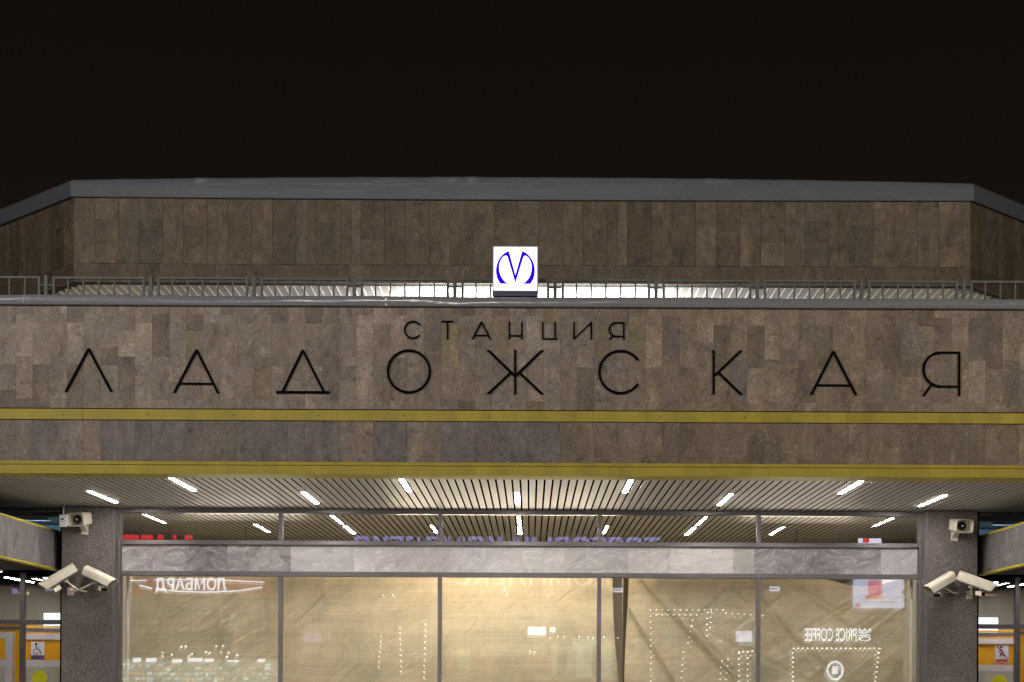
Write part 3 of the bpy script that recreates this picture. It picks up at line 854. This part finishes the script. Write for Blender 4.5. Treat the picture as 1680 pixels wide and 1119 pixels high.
# =================================================================== RAILING
YR = -2.69
lefts = [-258, -86, 86.5, 258, 427.5, 592, 757, 921.5, 1087, 1253, 1424, 1591.7, 1760, 1928]
names = ["outside the left edge", "at the left edge of the roof", "second from the left edge", "third from the left edge", "left of the light box by three bays", "left of the light box by two bays", "directly behind the light box", "just right of the light box", "above the large letter К", "between the letters К and А", "above the gap before the letter Я", "above the letter Я at the right edge", "right outside", "far right outside"]
def gx(px): return at(px, 460, YR)[0]
for i in range(len(lefts)-1):
    xa, xb = gx(lefts[i]), gx(lefts[i+1])-.135
    zt = 5.948+(.003 if i % 2 else 0); zb = 5.32
    t = thing("railing_panel", "grey steel railing section " + names[i], "railing", ((xa+xb)/2, YR, 5.2), "railing sections along the roof edge")
    mb = MB()
    mb.box(xa, xb, YR-.014, YR+.014, zt-.024, zt); mb.box(xa, xb, YR-.014, YR+.014, zb, zb+.024)
    mb.box(xa, xa+.026, YR-.0145, YR+.0145, zb+.024, zt-.024); mb.box(xb-.026, xb, YR-.0145, YR+.0145, zb+.024, zt-.024)
    mb.build("panel_frame", M['rail'], t)
    for k in range(1, 6):
        xx = xa+(xb-xa)*k/6
        mb = MB(); mb.box(xx-.008, xx+.008, YR-.008, YR+.008, zb+.024, zt-.024); mb.build("bar", M['rail'], t)
    mb = MB(); xx = xb+.064; mb.box(xx-.018, xx+.018, YR-.02, YR+.02, 5.2, zt+.012); mb.box(xb, xb+.13, YR-.005, YR+.005, zt-.10, zt-.085); mb.build("post", M['rail'], t)

# =================================================================== HANGING SHEETS
def sheet(x0, x1, label, seed, folds, name="hanging_sheet"):
    rr = random.Random(seed); nx = int((x1-x0)*42); nz = 120; ztop, zbot = 2.93, .08
    mb = MB()
    for j in range(nz+1):
        for i in range(nx+1):
            u = i/nx; v = j/nz; x = x0+(x1-x0)*u; z = zbot+(ztop-zbot)*v
            y = .34+.018*math.sin(x*1.7+seed)+.010*math.sin(x*4.1-z*1.3+seed)
            for (fx, fz, ang, w_, d_) in folds:
                a = R(ang); ds = (x-fx)*math.sin(a)+(z-fz)*math.cos(a); al = (x-fx)*math.cos(a)-(z-fz)*math.sin(a)
                fade = math.exp(-(al/1.1)**2)
                y += 1.6*d_*math.exp(-(ds/w_)**2)*fade
            zz = z - (1-v)*0
            sagk = max(0, v-.9)*10
            zz -= .05*sagk*(1-math.exp(-((x1-x)/.25)**2)) * 0 + .16*sagk*math.exp(-((x1-.55-x)/.5)**2)*(1 if x1 > 3 else .0)
            xo = .03*math.sin(z*1.7+seed)*(math.exp(-(u*14)**2)+math.exp(-((1-u)*14)**2)) + (.10*min(1, (1-v)*1.9)*math.exp(-((1-u)*16)**2) if x1 < 3 else 0)
            mb.v.append((x+xo, y, zz))
    for j in range(nz):
        for i in range(nx):
            a = j*(nx+1)+i; mb.f.append((a, a+1, a+nx+2, a+nx+1)); mb.t.append((1, 1, 1, 0)); mb.smooth.append(True)
    o = mb.build(name, M['cloth'], None, loc=((x0+x1)/2, .34, 0)); tag(o, label, "sheet", "sheets hung behind the windows")
sheet(-4.93, 1.19, "wide beige woven sheet hung behind the left and middle windows", 1.0,
      [(-1.0, 2.0, 126, .05, -.010), (.3, 2.3, 134, .05, -.010), (.75, 2.0, 66, .03, .010), (-3.75, 1.9, 83, .07, -.03), (-1.9, 2.5, 118, .03, .012), (-4.6, 2.5, 95, .03, .03), (-2.4, 2.4, 70, .05, .015), (-3.2, 2.6, 88, .04, .02)])
sheet(1.37, 4.93, "beige woven sheet with diagonal creases hung behind the right windows", 2.2,
      [(2.2, 2.15, 47, .024, -.055), (1.7, 2.0, 58, .026, -.05), (2.9, 2.6, 52, .03, -.02), (2.6, 1.8, 50, .03, .03), (3.8, 2.6, 36, .03, -.03), (3.2, 2.5, 56, .02, .025), (3.4, 2.3, 42, .05, -.03), (3.6, 2.0, 38, .025, .03), (4.2, 2.0, 142, .06, -.04), (4.4, 2.3, 146, .04, .04), (3.3, 1.75, 25, .03, .02), (4.5, 2.7, 150, .03, .05)])
for sx, nm in ((-1, "left"), (1, "right")):
    mb = MB(); mb.tube([(sx*4.965, .17, .02), (sx*4.965, .17, 2.84)], .021, 12); o = mb.build("pole", M['pole'], None, loc=(sx*4.965, .17, .02))
    tag(o, "pale upright pole at the %s end of the window front" % nm, "pole")
for (px, py, nm) in ((1014, 968, "near the gap between the hanging sheets"), (1271, 966, "beside the fourth mullion")):
    X, Z = at(px, py, -.02)
    t_ = MB(); t_.box(X-.065, X+.065, -.0165, -.0145, Z-.03, Z+.03); o = t_.build("paper_label", M['paper'], None, loc=(X, -.015, Z))
    tag(o, "small white paper label on the glass " + nm, "label")
    t2 = MB()
    for k in range(3): t2.box(X-.05+k*.03, X-.035+k*.03, -.0175, -.0168, Z-.008, Z+.008)
    t2.build("print", M['darkgrey'], o)

# =================================================================== CAMERAS
def place(t, loc, d):
    t.location = loc
    d = Vector(d).normalized(); t.rotation_euler = (-d).to_track_quat('Y', 'Z').to_euler()

def bullet(loc, d, wall, label, irdir, pale=True):
    """long hooded housing; local axis: lens looks along -Y"""
    t = thing("security_camera", label, "security camera", (0, 0, 0), "paired long cameras on the pillars")
    L = .215
    # arched sun hood, cut slanted at the front
    mb = MB(); prof = []
    W_, H_ = .066, .070
    for k in range(13):
        a = math.pi*k/12; prof.append((W_*math.cos(a), .012+ (H_-.012)*math.sin(a)**.75 if 0 < k < 12 else .012))
    prof = [(W_, -.045)]+prof+[(-W_, -.045)]
    inn = [(x*.955, z-.004) for x, z in prof]
    ring = prof+inn[::-1]
    n = len(ring)
    for yb_, fr in ((L, 0), (-L, 1)):
        for x, z in ring: mb.v.append((x, yb_-(.055*(z+.045)/.115 if fr else 0), z))
    for k in range(n):
        k2 = (k+1) % n
        mb.f.append((k, k2, n+k2, n+k)); mb.t.append((1, 1, 1, 0)); mb.smooth.append(False)
    m_ = len(prof)
    for base in (0, n):
        for k in range(m_-1):
            a, b = base+k, base+k+1; c_, d_ = base+n-1-k-1, base+n-1-k
            mb.f.append((a, b, c_, d_)); mb.t.append((1, 1, 1, 0)); mb.smooth.append(False)
    # rear cap
    mb.prism([(x*.98, L-.006, z*.98) for x, z in prof], (0, .005, 0))
    mb.build("hood", M['cream'], t, local=True)
    mb = MB(); mb.box(-.05, .05, -.15, .20, -.055, .035); o = mb.build("body", M['cream'], t, local=True); bevel(o, .012)
    mb = MB(); mb.box(-.057, .057, -.14, .19, -.066, -.0555); mb.build("base_tray", M['frame'], t, local=True)
    mb = MB(); mb.box(-.042, .042, -.156, -.151, -.045, .028); mb.build("lens_window", M['blackglass'], t, local=True)
    # infrared lamp under the housing
    place(t, loc, d)
    WM = Matrix.Translation(Vector(loc)) @ t.rotation_euler.to_matrix().to_4x4()
    hang = WM @ Vector((0, -.09, -.066)); irc = hang+Vector((0, -.02, -.055))
    IRM = Matrix.Translation(irc) @ (-Vector(irdir).normalized()).to_track_quat('Y', 'Z').to_matrix().to_4x4()
    K = WM.inverted() @ IRM
    mb = MB(); mb.prism([(-.045, -.035, -.030), (.045, -.035, -.030), (.025, .06, -.018), (-.025, .06, -.018)], (0, 0, .052))
    mb.v = [tuple(K @ Vector(v)) for v in mb.v]; o = mb.build("infrared_lamp", M['cream'], t, local=True); bevel(o, .006)
    mb = MB(); mb.box(-.041, .041, -.0385, -.0355, -.027, .019); mb.v = [tuple(K @ Vector(v)) for v in mb.v]; mb.build("black_window", M['blackglass'], o, local=True)
    mb = MB(); iv = WM.inverted(); mb.tube([iv @ (irc+Vector((0, .01, .015))), iv @ (hang+Vector((0, 0, .004)))], .012, 8); mb.build("lamp_bracket", M['cream'], o, local=True)
    # wall arm and plate, given in world space and brought into the tilted frame
    mw = t.matrix_basis.inverted() if False else (Matrix.Translation(Vector(loc)) @ t.rotation_euler.to_matrix().to_4x4()).inverted()
    wx, wz = wall
    pl_ = MB(); pl_.box(wx-.04, wx+.04, -.252, -.2405, wz-.05, wz+.05); pl_.box(wx-.022, wx+.022, -.30, -.252, wz-.03, wz+.03)
    pl_.v = [tuple(mw @ Vector(v)) for v in pl_.v]; pl_.build("wall_plate", M['cream'] if pale else M['frame'], t, local=True)
    under = (Matrix.Translation(Vector(loc)) @ t.rotation_euler.to_matrix().to_4x4()) @ Vector((0, .03, -.066))
    p0 = Vector((wx, -.29, wz)); p2 = under; p1 = Vector(((p0.x*.65+p2.x*.35), -.40, min(p0.z, p2.z)-.02))
    pts = [((1-q)**2*p0+2*q*(1-q)*p1+q*q*p2) for q in [k/12 for k in range(13)]]
    ar = MB(); ar.tube([mw @ p for p in pts], .011, 8); ar.build("arm", M['cream'], t, local=True)
    kn = MB(); kk = mw @ under; kn.tube([kk+Vector((0, 0, -.03)), kk+Vector((0, 0, .002))], .026, 10); kn.build("swivel", M['cream'], t, local=True)
    back = WM @ Vector((.02, .19, -.055)); pw = Vector((loc[0]*.6+wx*.4, -.243, wz+.02)); mid = Vector(((back.x+pw.x)/2+.03, -.33, min(back.z, pw.z)-.07))
    cb = MB(); cb.tube([mw @ ((1-q)**2*back+2*q*(1-q)*mid+q*q*pw) for q in [k/10 for k in range(11)]], .005, 6); cb.build("cable", M['frame'], t, local=True)
    return t
bullet((-5.640, -.47, 2.800), (-.80, -.22, -.54), (-5.36, 2.63), "long cream hooded camera pointing left on the left pillar", (-.85, -.3, -.45), False)
bullet((-5.165, -.47, 2.800), (.84, -.40, -.37), (-5.575, 2.63), "long cream hooded camera pointing right on the left pillar", (.72, -.65, -.15))
bullet((5.175, -.47, 2.775), (-.78, -.48, -.42), (5.43, 2.66), "long cream hooded camera pointing left on the right pillar", (-.35, -.9, -.1), False)
bullet((5.600, -.47, 2.790), (.86, -.36, -.36), (5.59, 2.64), "long cream hooded camera pointing right on the right pillar", (.72, -.65, -.05))

def box_cam(loc, d, wall, label):
    t = thing("security_camera", label, "security camera", (0, 0, 0), "short box cameras high on the pillars")
    L = .12
    def rr(w, h, r, n=5):
        pts = []
        for cx_, cz_, a0 in ((w-r, h-r, 0), (-(w-r), h-r, 90), (-(w-r), -(h-r), 180), (w-r, -(h-r), 270)):
            for k in range(n+1):
                a = R(a0+90*k/n); pts.append((cx_+r*math.cos(a), cz_+r*math.sin(a)))
        return pts
    def tube_shell(o_, i_, y0, y1, taper=1.0):
        mb = MB(); n = len(o_)
        for (y, k, pp) in ((y0, 1, o_), (y1, taper, o_), (y1, taper, i_), (y0, 1, i_)):
            mb.v += [(x*k, y, z*k) for x, z in pp]
        for s in range(4):
            s2 = (s+1) % 4
            for k in range(n):
                k2 = (k+1) % n; mb.f.append((s*n+k, s*n+k2, s2*n+k2, s2*n+k)); mb.t.append((1, 1, 1, 0)); mb.smooth.append(False)
        return mb
    tube_shell(rr(.116, .084, .036), rr(.106, .074, .03), -L*.8, L, .9).build("hood", M['cream'], t, local=True)
    mb = MB(); mb.box(-.085, .085, -.01, L-.005, -.058, .058); o = mb.build("body", M['cream'], t, local=True); bevel(o, .02)
    mb = MB(); mb.box(-.082, .082, -.018, -.0105, -.062, .062); mb.build("front_plate", M['cream'], t, local=True)
    mb = MB(); mb.tube([(-.008, -.045, 0), (-.008, -.0185, 0)], .054, 28); o = mb.build("lens_ring", M['blackglass'], t, local=True)
    mb = MB(); mb.tube([(-.008, -.049, 0), (-.008, -.0455, 0)], [.008, .012], 12); mb.build("lens_centre", M['wplastic'], o, local=True)
    place(t, loc, d)
    W4 = Matrix.Translation(Vector(loc)) @ t.rotation_euler.to_matrix().to_4x4(); mw = W4.inverted()
    wx, wz = wall
    br = MB(); br.prism([(wx-.045, -.241, wz-.055), (wx+.04, -.241, wz-.065), (wx+.045, -.241, wz+.06), (wx-.04, -.241, wz+.06)], (0, -.02, 0))
    br.prism([(wx-.035, -.262, wz-.03), (wx-.035, -.262, wz+.035), (wx-.035, -.40, wz+.058), (wx-.035, -.40, wz+.035)], (.07, 0, 0))
    br.v = [tuple(mw @ Vector(v)) for v in br.v]; br.build("bracket", M['cream'], t, local=True)
    kn = MB(); kn.tube([(wx, -.385, wz+.05), (wx, -.385, wz+.085)], .022, 10); kn.v = [tuple(mw @ Vector(v)) for v in kn.v]; kn.build("swivel", M['cream'], t, local=True)
    return t
box_cam((-5.43, -.40, 3.515), (-.27, -.94, -.16), (-5.40, 3.40), "short cream box camera facing out high on the left pillar")
box_cam((5.445, -.40, 3.485), (.22, -.94, -.16), (5.40, 3.37), "short cream box camera facing out high on the right pillar")

for sx, nm in ((-1, "left"), (1, "right")):
    t = thing("added_strip_fill", "added cool fill light for the high blue strip over the %s entrance" % nm, "lamp", (sx*6.6, 1.3, 3.78), "added fill lights over the side entrances")  # invented lamp, put in to light the blue backing behind the strip
    mb = MB(); mb.box(sx*6.6-.3, sx*6.6+.3, 1.25, 1.35, 3.655, 3.688); mb.build("housing", M['lampbody'], t)
    area("lamp_light", (sx*6.6, 1.3, 3.65), (sx*6.6, 2.2, 3.3), .6, 4.5, (.75, .88, 1.0), .08, parent=t)

# white radio box hanging from the ceiling beside the left pillar
X, Z = at(104, 854.5, -.5); X += .0
t = thing("radio_box", "small white plastic box hanging from the slatted ceiling beside the left pillar", "wireless box", (X, -.5, Z-.08))
mb = MB(); mb.box(X-.045, X+.045, -.53, -.49, Z-.075, Z+.075); o = mb.build("case", M['wplastic'], t); bevel(o, .008)
mb = MB(); mb.tube([(X+.003, -.51, Z+.075), (X+.003, -.51, Z+.12)], .011, 8); mb.tube([(X+.003, -.51, Z+.12), (X+.012, -.51, 3.689)], .007, 8); mb.build("hanger", M['wplastic'], t)
mb = MB(); mb.box(X-.022, X+.014, -.5325, -.5305, Z+.008, Z+.028); mb.build("blue_mark", M['blue'], t)
mb = MB(); mb.box(X-.024, X+.02, -.5325, -.5305, Z-.014, Z-.007); mb.build("green_mark", M['green'], t)

# =================================================================== SIDE ENTRANCE SIGNS
def text_mesh(s, size, bold=.012):
    cu = bpy.data.curves.new("txt", 'FONT'); cu.body = s; cu.size = size; cu.align_x = 'CENTER'; cu.extrude = 0.0
    cu.offset = size*bold
    o = bpy.data.objects.new("txt", cu); COL.objects.link(o)
    dg = bpy.context.evaluated_depsgraph_get(); me = bpy.data.meshes.new_from_object(o.evaluated_get(dg))
    bpy.data.objects.remove(o); return me

# wheelchair pictogram on the inner left door
yi = 2.285
X0, Z1 = at(51, 1053, yi); X1, Z0 = at(73, 1082, yi)
t = thing("pictogram_sign", "white wheelchair pictogram sign with violet foot on the amber door panel", "sign", ((X0+X1)/2, yi, Z0))
mb = MB(); mb.box(X0, X1, yi-.003, yi+.001, Z0, Z1); mb.build("board", M['paper'], t)
mb = MB(); mb.box(X0, X1, yi-.005, yi-.0035, Z0, Z0+(Z1-Z0)*.24); mb.build("foot_band", M['purple'], t)
mb = MB(); W_ = X1-X0; H_ = Z1-Z0
def P2(u, v): return (X0+u*W_, yi-.006, Z0+v*H_)
hd = [P2(.38+.09*math.cos(a*.5236), .88+.07*math.sin(a*.5236)) for a in range(12)]
mb.prism(hd, (0, -.002, 0))
mb.tube([P2(.37, .8), P2(.42, .60), P2(.62, .58), P2(.72, .36), P2(.82, .36)], .008, 6)
mb.tube([P2(.36+.19*math.cos(R(a)), .44+.15*math.sin(R(a))) for a in range(100, 360, 20)], .006, 6)
mb.build("figure", M['purple'], t)
# crossed walker on the inner right door
X0, Z1 = at(1632.5, 1058.5, yi); X1, Z0 = at(1654.5, 1088, yi)
t = thing("pictogram_sign", "white crossed out walking figure sign with red foot on the amber door panel", "sign", ((X0+X1)/2, yi, Z0))
mb = MB(); mb.box(X0, X1, yi-.003, yi+.001, Z0, Z1); mb.build("board", M['paper'], t)
mb = MB(); mb.box(X0+.01, X1-.01, yi-.005, yi-.0035, Z0+.01, Z0+(Z1-Z0)*.22); mb.build("foot_band", M['redp'], t)
W_ = X1-X0; H_ = Z1-Z0
mb = MB(); mb.prism([P2(.45+.07*math.cos(a*.5236), .88+.06*math.sin(a*.5236)) for a in range(12)], (0, -.002, 0))
mb.tube([P2(.45, .78), P2(.47, .56), P2(.34, .36)], .009, 6); mb.tube([P2(.47, .56), P2(.68, .36)], .008, 6); mb.tube([P2(.28, .62), P2(.46, .74), P2(.66, .62)], .006, 6)
mb.build("figure", M['blackglass'], t)
mb = MB(); a, b = P2(0.02, .98), P2(.96, .24); mb.prism([(a[0], yi-.010, a[2]), (a[0]+.02, yi-.010, a[2]), (b[0]+.01, yi-.010, b[2]), (b[0]-.01, yi-.010, b[2])], (0, -.002, 0)); mb.build("red_stroke", M['redp'], t)
# round yellow marks on the glass
for (px, py, nm) in ((64.5, 1112, "left"), (1640, 1120, "right")):
    X, Z = at(px, py, YD-.02)
    mb = MB(); mb.prism([(X+.098*math.cos(a*math.pi/20), YD-.006, Z+.098*math.sin(a*math.pi/20)) for a in range(40)], (0, -.002, 0))
    o = mb.build("glass_marker", M['sunny'], None, loc=(X, YD-.006, Z)); tag(o, "round bright yellow marker on the %s entrance glass" % nm, "sticker")
# bright light panels deep in the side lobbies
for sx, nm in ((-1, "left"), (1, "right")):
    mb = MB(); a, b = sorted((sx*6.25, sx*6.93)); mb.box(a, b, 3.2, 3.24, 2.235, 2.49)
    t = thing("lobby_light_panel", "white lit panel hanging in the %s lobby" % nm, "light panel", (sx*6.6, 3.2, 2.235))
    mb.build("lit_face", emit("lit_panel", (.9, .93, 1.0), 1.6), t)
    mb = MB(); a, b = sorted((sx*6.23, sx*6.95)); mb.box(a, b, 3.241, 3.27, 2.225, 2.50); mb.tube([((a+b)/2, 3.26, 2.5), ((a+b)/2, 3.26, 2.92)], .01, 6); mb.build("frame", M['frame'], t)

# =================================================================== SHOPS ACROSS THE PLAZA (seen only as reflections)
YO = -59.3
def op(px, py):
    dx, dy = px-870.0, py-1110.0
    ux, uy = dx*cr+dy*sr, -dx*sr+dy*cr
    s = F/(ZS-YO)
    return CX+ux/s, EYE-uy/s
OB = thing("shop_building", "dark low shopping arcade across the plaza, mirrored in the windows", "building", (0, YO-6, 0))
mb = MB(); mb.box(-40, 40, YO-12, YO-.3, 0, 7.2); mb.build("wall", M['darkwall'], OB)
def obox(px0, px1, py0, py1, name, m_, label=None, cat=None, dy=0, parent=None, th=.08):
    xa, za = op(px0, py0); xb, zb = op(px1, py1)
    mb = MB(); mb.box(min(xa, xb), max(xa, xb), YO-.29+dy, YO-.29+dy+th, min(za, zb), max(za, zb))
    o = mb.build(name, m_, parent)
    if label: tag(o, label, cat)
    return o
def otext(s, px0, px1, py0, py1, m_, label, dy=.15, name="shop_sign", rot=0):
    xa, za = op(px0, py1); xb, zb = op(px1, py0)
    me = text_mesh(s, 1.0, .04 if px1-px0 > 300 else .012)
    xs = [v.co.x for v in me.vertices]; ys = [v.co.y for v in me.vertices]
    w0, w1, h0, h1 = min(xs), max(xs), min(ys), max(ys)
    for v in me.vertices:
        u = (v.co.x-w0)/(w1-w0); q = (v.co.y-h0)/(h1-h0)
        if rot: u, q = 1-q, u
        v.co = (xb-u*(xb-xa), YO+dy, za+q*(zb-za))      # reads correctly for someone on the plaza
    me.materials.append(m_)
    o = bpy.data.objects.new(name, me); COL.objects.link(o)
    if label: tag(o, label, "shop sign", "lit signs across the plaza")
    return o
wl = emit("neon_white", (.86, .93, 1.0), 8.0); wl2 = emit("neon_soft_white", (.9, .95, 1.0), 6.5)
pu = emit("neon_violet", (.45, .42, 1.0), 2.8); rd = emit("neon_red", (1.0, .03, .05), 4.0)
orr = emit("lit_shop_band", (1.0, .34, .24), 1.0); wwarm = emit("neon_warm", (1.0, .86, .75), 1.1)
otext("ЛОМБАРД", 257, 373, 948, 972, wl, "white lit sign letters over the orange shop band")
obox(205, 442, 946, 974, "lit_shop_band", orr, "orange lit band behind the white sign letters", "shop band")
def otube(pts, r, m_, label, dy=.3):
    mb = MB(); mb.tube([(op(*p)[0], YO+dy, op(*p)[1]) for p in pts], r, 6); o = mb.build("neon_tube", m_); tag(o, label, "neon tube", "white neon tubes over the shops")
otube([(209, 952), (228, 960), (252, 966)], .045, wl, "short slanting white neon tube at the band's end")
otube([(262, 968), (300, 971), (345, 972), (390, 970), (432, 964)], .035, wl, "long curved white neon tube under the letters")
otube([(210, 953), (244, 953)], .03, wl, "short level white neon tube")
otube([(255, 952), (340, 951), (436, 956)], .03, wl, "long level white neon tube across the letters")
otext("ТОРГОВЫЙ КОМПЛЕКС", 578, 1082, 866, 922, pu, "big violet lit letters on the arcade parapet", dy=.2)
for k, (a, b) in enumerate(((200, 232), (236, 255), (262, 272), (287, 293), (307, 319))):
    xa, za = op(a, 905); xb, zb = op(b, 874+(k % 2)*2)
    mb = MB(); n = 14; w = (xb-xa)/2; pts = [(xa+w+w*math.cos(math.pi*q/n), YO+.2, zb-w*.6+w*.6*math.sin(math.pi*q/n)) for q in range(n+1)]
    pts += [(xa, YO+.2, za), (xb, YO+.2, za)]
    mb.prism(pts, (0, .1, 0)); o = mb.build("shop_sign", rd)
    tag(o, "red lit rounded sign shape, %s along the arcade roof" % ("widest", "second", "third", "narrowest", "last")[k], "shop sign", "red lit sign shapes")
obox(1409, 1447, 880, 894, "shop_sign", emit("lit_logo_board", (.85, .8, 1.0), 6.0), "small white lit board on the arcade roof", "shop sign", dy=.3)
lg = obox(1416, 1426, 884, 891, "shop_sign", rd, "red patch on the small lit board", "shop sign", dy=.42)
otext("КОМПЛЕКС", 744, 1000, 936, 960, emit("neon_faded", (1.0, .88, .80), 1.6), "faded warm white lit letters over the middle shops")
otext("PRICE COFFEE", 1319, 1404, 1031, 1052, wl, "white lit coffee shop letters above the lamp framed window")
otext("ONE", 1407, 1428, 1031, 1052, wl, "small white upright letters beside the coffee shop letters", rot=1)
obox(1399, 1482, 920, 998, "advert_screen", emit("lit_advert", (.66, .74, 1.0), 4.2), "pale blue lit advertising screen on the arcade", "screen", dy=.4)
obox(1423, 1445, 952, 980, "advert_figure", emit("lit_pink", (1.0, .22, .45), 3.0), "pink patch on the advertising screen", "screen", dy=.52)
obox(1418, 1448, 978, 983, "advert_stripe", emit("lit_orange", (1.0, .35, .2), 3.2), "orange stripe on the advertising screen", "screen", dy=.55)
obox(1415, 1470, 987, 989, "advert_stripe", emit("lit_greyblue", (.25, .3, .6), 2.0), "grey blue line of print on the advertising screen", "screen", dy=.55)
obox(1402, 1409, 990, 996, "advert_stripe", emit("lit_redmark", (1, .1, .1), 2.0), "red corner mark on the advertising screen", "screen", dy=.55)
def dots(pts, r, m_, label):
    mb = MB()
    for (px, py) in pts:
        X, Z = op(px, py)
        mb.prism([(X+r*math.cos(a*math.pi/4), YO+.25, Z+r*.75*math.sin(a*math.pi/4)) for a in range(8)], (0, .06, 0))
    o = mb.build("lamp_string", m_); tag(o, label, "lamp string", "strings of white bulbs around shop windows")
dm = emit("bulb_white", (1.0, .97, .9), 14.0)
def line(x0, y0, x1, y1, n): return [(x0+(x1-x0)*k/(n-1), y0+(y1-y0)*k/(n-1)) for k in range(n)]
dots(line(1066, 1001, 1185, 1001, 13)+line(1067, 1011, 1067, 1118, 12)+line(1076, 1009, 1142, 1009, 8)+line(1135, 1018, 1128, 1055, 5)+line(1160, 1005, 1158, 1044, 5)+line(1166, 1005, 1164, 1030, 4)+line(1190, 1006, 1250, 1010, 7)+line(1120, 1070, 1117, 1112, 5)+line(1183, 1085, 1180, 1115, 4)+line(1194, 1082, 1190, 1115, 4), .042, dm, "bulbs framing the window right of the middle")
dots(line(1300, 1064, 1440, 1064, 19)+line(1299, 1071, 1299, 1118, 7)+line(1439, 1071, 1434, 1118, 7), .05, dm, "bulbs framing the coffee shop window")
dots(line(1211, 1072, 1211, 1118, 6)+line(1225, 1070, 1225, 1118, 6)+line(1211, 1070, 1240, 1068, 5), .048, dm, "bulbs in two upright rows by the fourth mullion")
dots(line(657, 1030, 659, 1102, 9)+line(681, 1018, 680, 1100, 9)+line(699, 1024, 696, 1112, 10)+line(626, 1045, 622, 1094, 7), .042, dm, "bulbs in upright rows left of the middle")
dots([(903, 1044+2), (915, 1045), (925, 1045), (950, 1045), (965, 1046), (973, 1046), (990, 1046), (1013, 1047), (828, 965), (832, 976), (900, 977), (630, 977), (646, 977), (870, 1069), (877, 1070)], .042, dm, "loose bulbs over the middle shop windows")
dots([(300, 1061), (307, 1061), (357, 1060), (368, 1060), (269, 1071), (269, 1077), (284, 1074), (312, 1076), (317, 1073), (340, 1070), (346, 1071), (365, 1070), (377, 1071), (374, 1078), (391, 1075)], .05, dm, "spot lamps over the bright left shop")
# bright left shop: lit signs, shelves
shopw = [emit("lit_shelf_%d" % k, c_, s_) for k, (c_, s_) in enumerate((((.80, 1.0, .92), 4.0), ((1.0, .9, .6), 2.4), ((.7, .9, 1.0), 3.0), ((1.0, .75, .3), 2.2)))]
SH = thing("shop_window", "wide bright shop window with shelves at the left of the arcade", "shop window", (op(330, 1119)[0], YO, 0))
back = obox(198, 455, 1082, 1150, "back_panel", emit("lit_back", (.75, .95, .85), 1.0), parent=SH)
q = 200
while q < 452:
    w = rnd.uniform(10, 24)
    if rnd.random() < .85: obox(q, min(q+w, 454), 1081+rnd.uniform(-3, 3), 1085+rnd.uniform(-1, 2), "sign_strip", wl2, parent=SH, dy=.2)
    q += w+rnd.uniform(2, 10)
ng = 0
for row, (ya, yb) in enumerate(((1088, 1093), (1094, 1101), (1102, 1109), (1110, 1118))):
    q = 200
    while q < 452 and ng < 98:
        w = rnd.uniform(3, 12); h0 = ya+rnd.uniform(0, 2)
        if rnd.random() < .72:
            obox(q, min(q+w, 454), h0, h0+rnd.uniform(1.5, yb-ya), "shelf_goods", rnd.choice(shopw), parent=SH, dy=.15+.02*row); ng += 1
        q += w+rnd.uniform(1, 7)

# pale lit windows in the middle
MW = thing("shop_window", "pale green lit shop windows in the middle of the arcade", "shop window", (op(960, 1119)[0], YO, 0))
for (a, b, c_, d_, s_) in ((905, 915, 1055, 1108, .8), (930, 942, 1060, 1110, .6), (945, 972, 1050, 1112, .9), (985, 1003, 1045, 1112, .8), (940, 980, 1048, 1058, 1.2), (1090, 1105, 1030, 1060, .5)):
    obox(a, b, c_, d_, "lit_window", emit("lit_pale_green", (.75, 1.0, .85), s_), parent=MW)
obox(750, 772, 1063, 1096, "shop_sign", emit("lit_green", (.45, 1.0, .3), .8), "green lit board between the shops", "shop sign", dy=.3)
obox(866, 896, 1028, 1042, "shop_sign", wl2, "bluish white lit board over the middle shop", "shop sign", dy=.3)
obox(902, 911, 1029, 1037, "shop_sign", wl2, "tiny bluish white lit board over the middle shop", "shop sign", dy=.3)
obox(498, 527, 1038, 1053, "shop_sign", emit("lit_violet", (.55, .5, 1.0), 1.5), "faint violet lit board on the arcade", "shop sign", dy=.3)
obox(1207, 1233, 1035, 1053, "shop_sign", emit("lit_whiteblue", (.8, .8, 1.0), 5), "white lit notice board beside the coffee shop", "shop sign", dy=.3)
cup = MB(); Xc, Zc = op(1368, 1100)
for k in range(24):
    a0, a1 = 2*math.pi*k/24, 2*math.pi*(k+1)/24
    cup.prism([(Xc+rx*math.cos(a), YO+.3, Zc+rx*1.15*math.sin(a)) for rx, a in ((.32, a0), (.42, a0), (.42, a1), (.32, a1))], (0, .06, 0))
cup.box(Xc-.14, Xc+.14, YO+.3, YO+.36, Zc-.18, Zc+.2)
tag(cup.build("shop_sign", wl2), "round white lit sign with a cup inside the coffee shop window", "shop sign")

for (a, b, c_, d_, cc, st, nm) in ((2, 10, 962, 971, (.5, .45, 1), 2.5, "small violet lit board at the far left of the arcade"), (14, 30, 968, 973, (1, .85, .4), 4, "narrow amber lit strip at the far left of the arcade"),
                                   (43, 58, 958, 962, (1, .1, .2), 2, "thin red lit strip left of the arcade entrance"), (44, 70, 963, 966, (.7, .9, .9), 2.5, "thin pale lit strip left of the arcade entrance"),
                                   (62, 68, 957, 963, (.45, .4, 1), 3, "tiny violet lit board left of the arcade entrance"), (1608, 1650, 972, 975, (1, .7, .4), 2, "amber lit strip right of the arcade entrance"),
                                   (1612, 1628, 980, 1000, (.7, .6, .45), .5, "dim brown lit window at the right of the arcade"), (1640, 1662, 978, 998, (.6, .5, .4), .45, "second dim brown lit window at the right of the arcade")):
    obox(a, b, c_, d_, "shop_sign", emit("lit_board_%d" % a, cc, st), nm, "shop sign", dy=.35)
